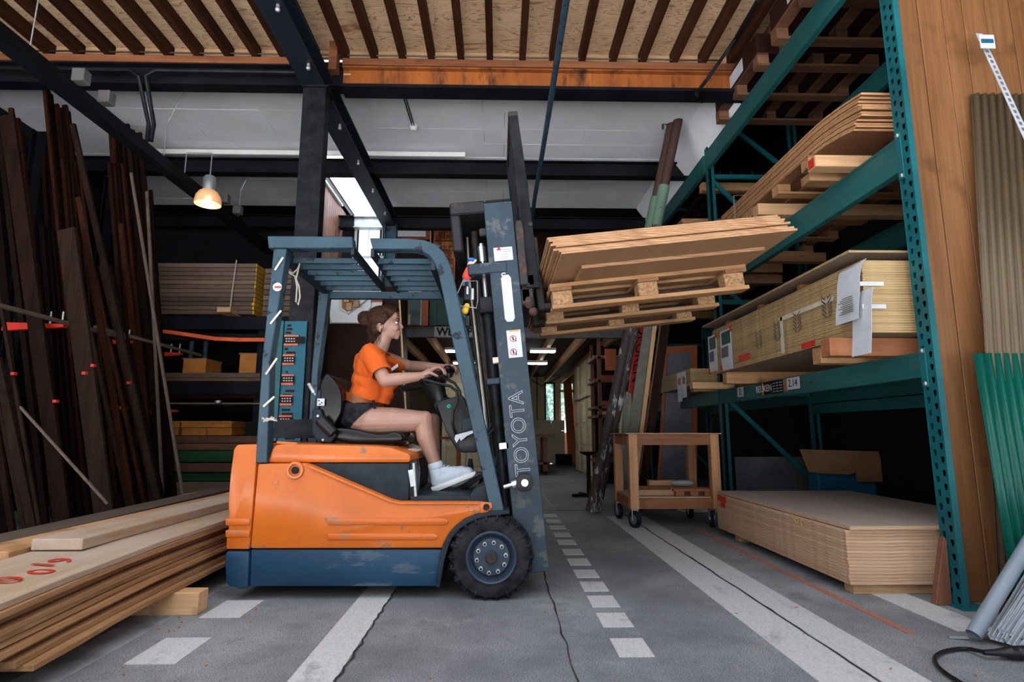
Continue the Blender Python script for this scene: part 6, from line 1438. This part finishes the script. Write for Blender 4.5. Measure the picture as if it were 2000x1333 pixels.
# shirt
b = B()
b.cap(A(713,786,PY-.06), A(713,786,PY+.06), .118, .118, 20)
b.cap(A(720,768,PY-.045), A(720,768,PY+.045), .120, .120, 20)
b.cap(A(724,745,PY-.05), A(724,745,PY+.05), .122, .122, 20)
b.cap(A(727,718,PY-.09), A(727,718,PY+.09), .112, .112, 20)
b.cap(A(727,697,PY-.13), A(727,697,PY+.13), .086, .086, 20)
b.ell(A(757,752,PY-.05), (.058,.058,.056), 18); b.ell(A(760,752,PY+.06), (.056,.058,.056), 18)
b.cap(A(752,768,PY-.05), A(752,775,PY+.05), .055, .055, 16); b.cap(A(744,784,PY-.05), A(744,784,PY+.05), .060, .060, 16)
b.ell(A(712,712,PY), (.070,.12,.09), 18)
b.tube([A(738,694,PY), A(737,684,PY), A(742,674,PY)], [.115,.085,.064], 20)
d = (elN-shN); b.tube([shN-d*.25, shN, shN+d*.40, shN+d*.90], [.055,.069,.067,.063], 20)
d = (elF-shF); b.tube([shF-d*.25, shF, shF+d*.35, shF+d*.90], [.055,.069,.066,.060], 20)
sh_ = obj('shirt', b, M['shirt'], drv); baked(sh_, .006, 5)
# cloth folds
import mathutils
displace(sh_, lambda p: mathutils.noise.noise(Vector((p[0]*9, p[1]*7, p[2]*26+p[0]*14)))*.0055 + mathutils.noise.noise(Vector((p[0]*22, p[1]*18, p[2]*40)))*.0022)
# trim the shirt flat at the hem and cut the collar opening
bm = bmesh.new(); bm.from_mesh(sh_.data)
hz = A(715,780,PY)-drv.location; nn_ = Vector((-.24,0,-.97)).normalized()
bmesh.ops.bisect_plane(bm, geom=bm.verts[:]+bm.edges[:]+bm.faces[:], plane_co=hz, plane_no=nn_, clear_outer=True)
cz_ = A(741,681,PY)-drv.location; cn_ = Vector((.50,0,.86)).normalized()
bmesh.ops.bisect_plane(bm, geom=bm.verts[:]+bm.edges[:]+bm.faces[:], plane_co=cz_, plane_no=cn_, clear_outer=True)
for d_,s_,e_ in ((elN-shN,shN,.75),(elF-shF,shF,.78)):
    pc = s_+d_*e_-drv.location; dn = d_.normalized()
    s0 = s_-drv.location; fs_ = []
    for f in bm.faces:
        c_ = f.calc_center_median()-s0; h_ = c_.dot(dn)
        if h_ > .10 and (c_-dn*h_).length < .082: fs_.append(f)
    gg = set(fs_)
    for f in fs_: gg.update(f.verts); gg.update(f.edges)
    bmesh.ops.bisect_plane(bm, geom=list(gg), plane_co=pc, plane_no=dn, clear_outer=True)
bm.to_mesh(sh_.data); bm.free()
md = sh_.modifiers.new('t','SOLIDIFY'); md.thickness = .003; md.offset = -1
cpb = B()
for k in range(5):
    q0 = A(766+2.6*k,725-1.9*k,PY-.118+.018*k); cpb.bar(q0, q0+Vector((-.003,0,.020)), .009, .003, (0,-1,0))
obj('chest_print', cpb, M['paper'], sh_, label='small white print on the chest')
# belt, shorts
def ringband(c, n, rx, ry, w, t, mat, name, yv=Vector((0,1,0))):
    n = n.normalized(); u = yv.cross(n).normalized(); bb = B(); K = 44; P_ = []
    for k in range(K):
        a = 2*math.pi*k/K; 
        for (r_, h) in ((0,-w/2),(t,-w/2),(t,w/2),(0,w/2)):
            P_.append(c+u*((rx+r_)*math.cos(a))+yv*((ry+r_)*math.sin(a))+n*h)
    f = []
    for k in range(K):
        for j in range(4): f.append((4*k+j, 4*((k+1)%K)+j, 4*((k+1)%K)+(j+1)%4, 4*k+(j+1)%4))
    bb.add(P_, f); return obj(name, bb, M[mat], drv, smooth=True)
bc = A(709,784,PY); ringband(bc, Vector((.335,0,.94)), .128, .186, .050, .006, 'leather', 'belt')
for (x,y,dy) in ((701,782,-.168),(730,790,-.16)): obj('belt_loop', B().bar(A(x-1,y-8,PY+dy),A(x+2,y+9,PY+dy),.014,.006,(0,1,0)), M['denim'], drv)
b = B()
b.cap(A(702,812,PY-.085), A(702,812,PY+.085), .130, .130, 20); b.cap(A(706,798,PY-.05), A(706,798,PY+.05), .122, .122, 20); b.tube([A(706,803,PY),A(711,789,PY)],[.12,.118],20)
d = A(765,822,PY-.12)-A(708,820,PY-.10)
b.tube([A(700,820,PY-.10), A(706,820,PY-.10)+d*.22], [.112,.106], 22); b.tube([A(704,820,PY+.10), A(712,820,PY+.10)+(A(775,824,PY+.13)-A(712,820,PY+.10))*.22], [.112,.106], 22)
so = obj('shorts', b, M['denim'], drv); baked(so, .006, 4)
displace(so, lambda p: mathutils.noise.noise(Vector((p[0]*26,p[1]*16,p[2]*26)))*.004)
bm = bmesh.new(); bm.from_mesh(so.data)
pc = A(697,806,PY)-drv.location
bmesh.ops.bisect_plane(bm, geom=bm.verts[:]+bm.edges[:]+bm.faces[:], plane_co=A(710,781,PY)-drv.location, plane_no=Vector((.24,0,.97)).normalized(), clear_outer=True)
bmesh.ops.bisect_plane(bm, geom=bm.verts[:]+bm.edges[:]+bm.faces[:], plane_co=A(716,818,PY)-drv.location, plane_no=Vector((.72,0,-.70)).normalized(), clear_outer=True)
bm.to_mesh(so.data); bm.free()
md = so.modifiers.new('t','SOLIDIFY'); md.thickness = .004; md.offset = 1
# shoes
for (an_, toe, dy, nm) in ((ankN, A(909,936,PY-.12), 0, 'near'), (ankF, A(900,946,PY+.13), 0, 'far')):
    heel = an_+Vector((-.018,0,-.130)); u = (toe-heel); L_ = .285; u.normalize(); s_ = Vector((0,1,0)); up = s_.cross(u)*-1
    if up.z < 0: up = -up
    def sp_(a, h, y=0): return heel+u*a+up*h+s_*y
    b = B()
    b.cap(sp_(.045,.05), sp_(.20,.045), .044, .043, 16); b.ell(sp_(.232,.040), (.046,.042,.030), 16); b.cap(sp_(.05,.055), an_+Vector((-.004,0,.0)), .046, .046, 16)
    b.cap(sp_(.07,.098), sp_(.20,.055), .036, .030, 14); b.tube([sp_(.03,.02),sp_(.26,.02)],[.040,.040],14,flat=.8)
    sh2 = obj('shoe', b, M['shoe'], drv); baked(sh2, .005, 4)
    prof = [(-.005,.030),(.0,.0),(.03,-.008),(.26,-.004),(.285,.008),(.288,.024),(.26,.026),(.02,.026)]
    K = B(); K.add([sp_(a,h,-.047) for a,h in prof]+[sp_(a,h,.047) for a,h in prof], [tuple(range(8)), tuple(range(15,7,-1))]+[(i,i+8,(i+1)%8+8,(i+1)%8) for i in range(8)])
    obj('sole', K, M['white'], sh2, bev=.006, seg=2, smooth=True)
    for k in range(5): obj('lace', B().cyl(sp_(.092+.022*k,.137-.0125*k,-.026), sp_(.100+.022*k,.136-.0125*k,.026), .0042, n=6), M['paper'], sh2)
    obj('collar', B().lathe([(.040,0),(.047,.0),(.049,.02),(.043,.035),(.038,.03)], an_+Vector((-.004,0,.012)), (ankN-kneeN)*-1, 24), M['shoe'], sh2, smooth=True)
# hair
b = B()
b.ell(hp(746,625), (.103,.083,.094), 24, Matrix.Rotation(math.radians(14),3,'Y'))
b.ell(hp(738,640), (.062,.078,.080), 20); b.ell(hp(761,611), (.068,.072,.046), 20, Matrix.Rotation(math.radians(18),3,'Y'))
for s in (-1,1):
    b.cap(hp(762,609,s*.050), hp(776,618,s*.054), .024, .012, 12); b.cap(hp(752,615,s*.066), hp(759,632,s*.072), .020, .010, 12)
b.cap(hp(775,607,-.03), hp(775,607,.03), .020, .020, 12)
b.cap(hp(733,645), hp(734,662), .058, .040, 16)
b.ell(hp(713,622), (.040,.042,.040), 18); b.cap(hp(713,622), hp(732,628), .026, .040, 14)
b.tube([hp(713+11*math.cos(a),622+11*math.sin(a),-.02+.02*math.sin(3*a)) for a in [i*.45 for i in range(14)]], .013, 8)
hr = obj('hair', b, M['hair'], drv); baked(hr, .0045, 7)
displace(hr, lambda p: mathutils.noise.noise(Vector((p[0]*16+p[2]*10,p[1]*60,p[2]*60-p[0]*20)))*.0030)
# carve hair away from the face: drop vertices in front of the face line and over the ear
bm = bmesh.new(); bm.from_mesh(hr.data)
f0 = hp(768,640)-drv.location
fa_ = hp(777,610)-drv.location; fe_ = hp(752,640)-drv.location; fj_ = hp(741,668)-drv.location; fr_ = hp(745,643)-drv.location
def face_zone(c):
    px = c.x; pz = c.z; a, e, j = fa_, fe_, fj_
    lim = a.x if pz > a.z else (e.x+(a.x-e.x)*max(0,(pz-e.z)/(a.z-e.z)) if pz > e.z else j.x+(e.x-j.x)*max(0,(pz-j.z)/(e.z-j.z)))
    ear = fr_
    return px > lim or ((px-ear.x)**2/.021**2+(pz-ear.z)**2/.030**2 < 1 and abs(c.y) > .05)
bmesh.ops.delete(bm, geom=[f for f in bm.faces if face_zone(f.calc_center_median())], context='FACES')
for _ in range(8):
    mv = {}
    for v in bm.verts:
        if v.is_boundary:
            nb_ = [e.other_vert(v).co for e in v.link_edges if e.is_boundary]
            if len(nb_) == 2: mv[v] = v.co*.4+(nb_[0]+nb_[1])*.3
    for v, c in mv.items(): v.co = c
bm.to_mesh(hr.data); bm.free()
md = hr.modifiers.new('t','SOLIDIFY'); md.thickness = .005; md.offset = 0
st = B(); R_ = random.Random(5)
for k in range(44):
    s = -1 if k % 3 else 1; x0 = R_.uniform(724,742); y0 = R_.uniform(648,662)
    st.tube([hp(x0,y0,s*R_.uniform(.03,.066)), hp(x0-R_.uniform(0,8),y0+R_.uniform(5,10),s*.06), hp(x0-R_.uniform(2,14),y0+R_.uniform(8,20),s*R_.uniform(.04,.07))], [.0012,.0010,.0005], 5)
for k in range(16):
    st.tube([hp(772,606,(k-8)*.006), hp(778+R_.uniform(-1,1),612,(k-8)*.0064), hp(779+R_.uniform(-2,1),620+R_.uniform(-3,3),(k-8)*.0066)], [.0024,.0018,.0008], 5)
for k in range(3): st.tube([hp(744,628,-.076), hp(746-R_.uniform(0,3),645,-.079), hp(745-R_.uniform(0,4),662+R_.uniform(0,8),-.070)], [.0022,.0018,.0008], 5)
for k in range(20):
    a = R_.uniform(0,6.3); st.tube([hp(713+10*math.cos(a),622+10*math.sin(a),R_.uniform(-.03,.03)), hp(713+15*math.cos(a+.3),622+15*math.sin(a+.3),R_.uniform(-.03,.03))], [.0022,.0008], 5)
obj('hair_strands', st, M['hair'], hr)
# eyes, brows, lips
for s in (-1,1):
    e = obj('eye', B().ell(hp(775.2,630.5,s*.031), (.0115,.0105,.0085), 16), plain('eye_white',(.75,.72,.70),.25), drv, smooth=True)
    obj('iris', B().ell(hp(777.0,630.3,s*.0345), (.0068,.0062,.0068), 12), plain('iris_brown',(.03,.015,.01),.15), e, smooth=True)
    obj('eyelash', B().tube([hp(774,628.6,s*.042), hp(777.5,627.4,s*.037), hp(780,628.2,s*.028)], .0022, 6), M['black'], e)
    obj('eyebrow', B().tube([hp(771,625,s*.046), hp(776,622.2,s*.040), hp(780.5,623.6,s*.022)], [.0018,.0034,.0026], 6), M['hair'], drv)
lipm = plain('lips', (.52,.20,.15), .45)
obj('lips', B().ell(hp(781.2,649.6), (.0062,.0165,.0034), 14).ell(hp(780.8,652.4), (.0062,.0145,.0038), 14), lipm, drv, smooth=True)
obj('nostril', B().ell(hp(785,643.6,-.006), (.003,.002,.002), 8), plain('nostril_dark',(.2,.07,.05),.6), drv)
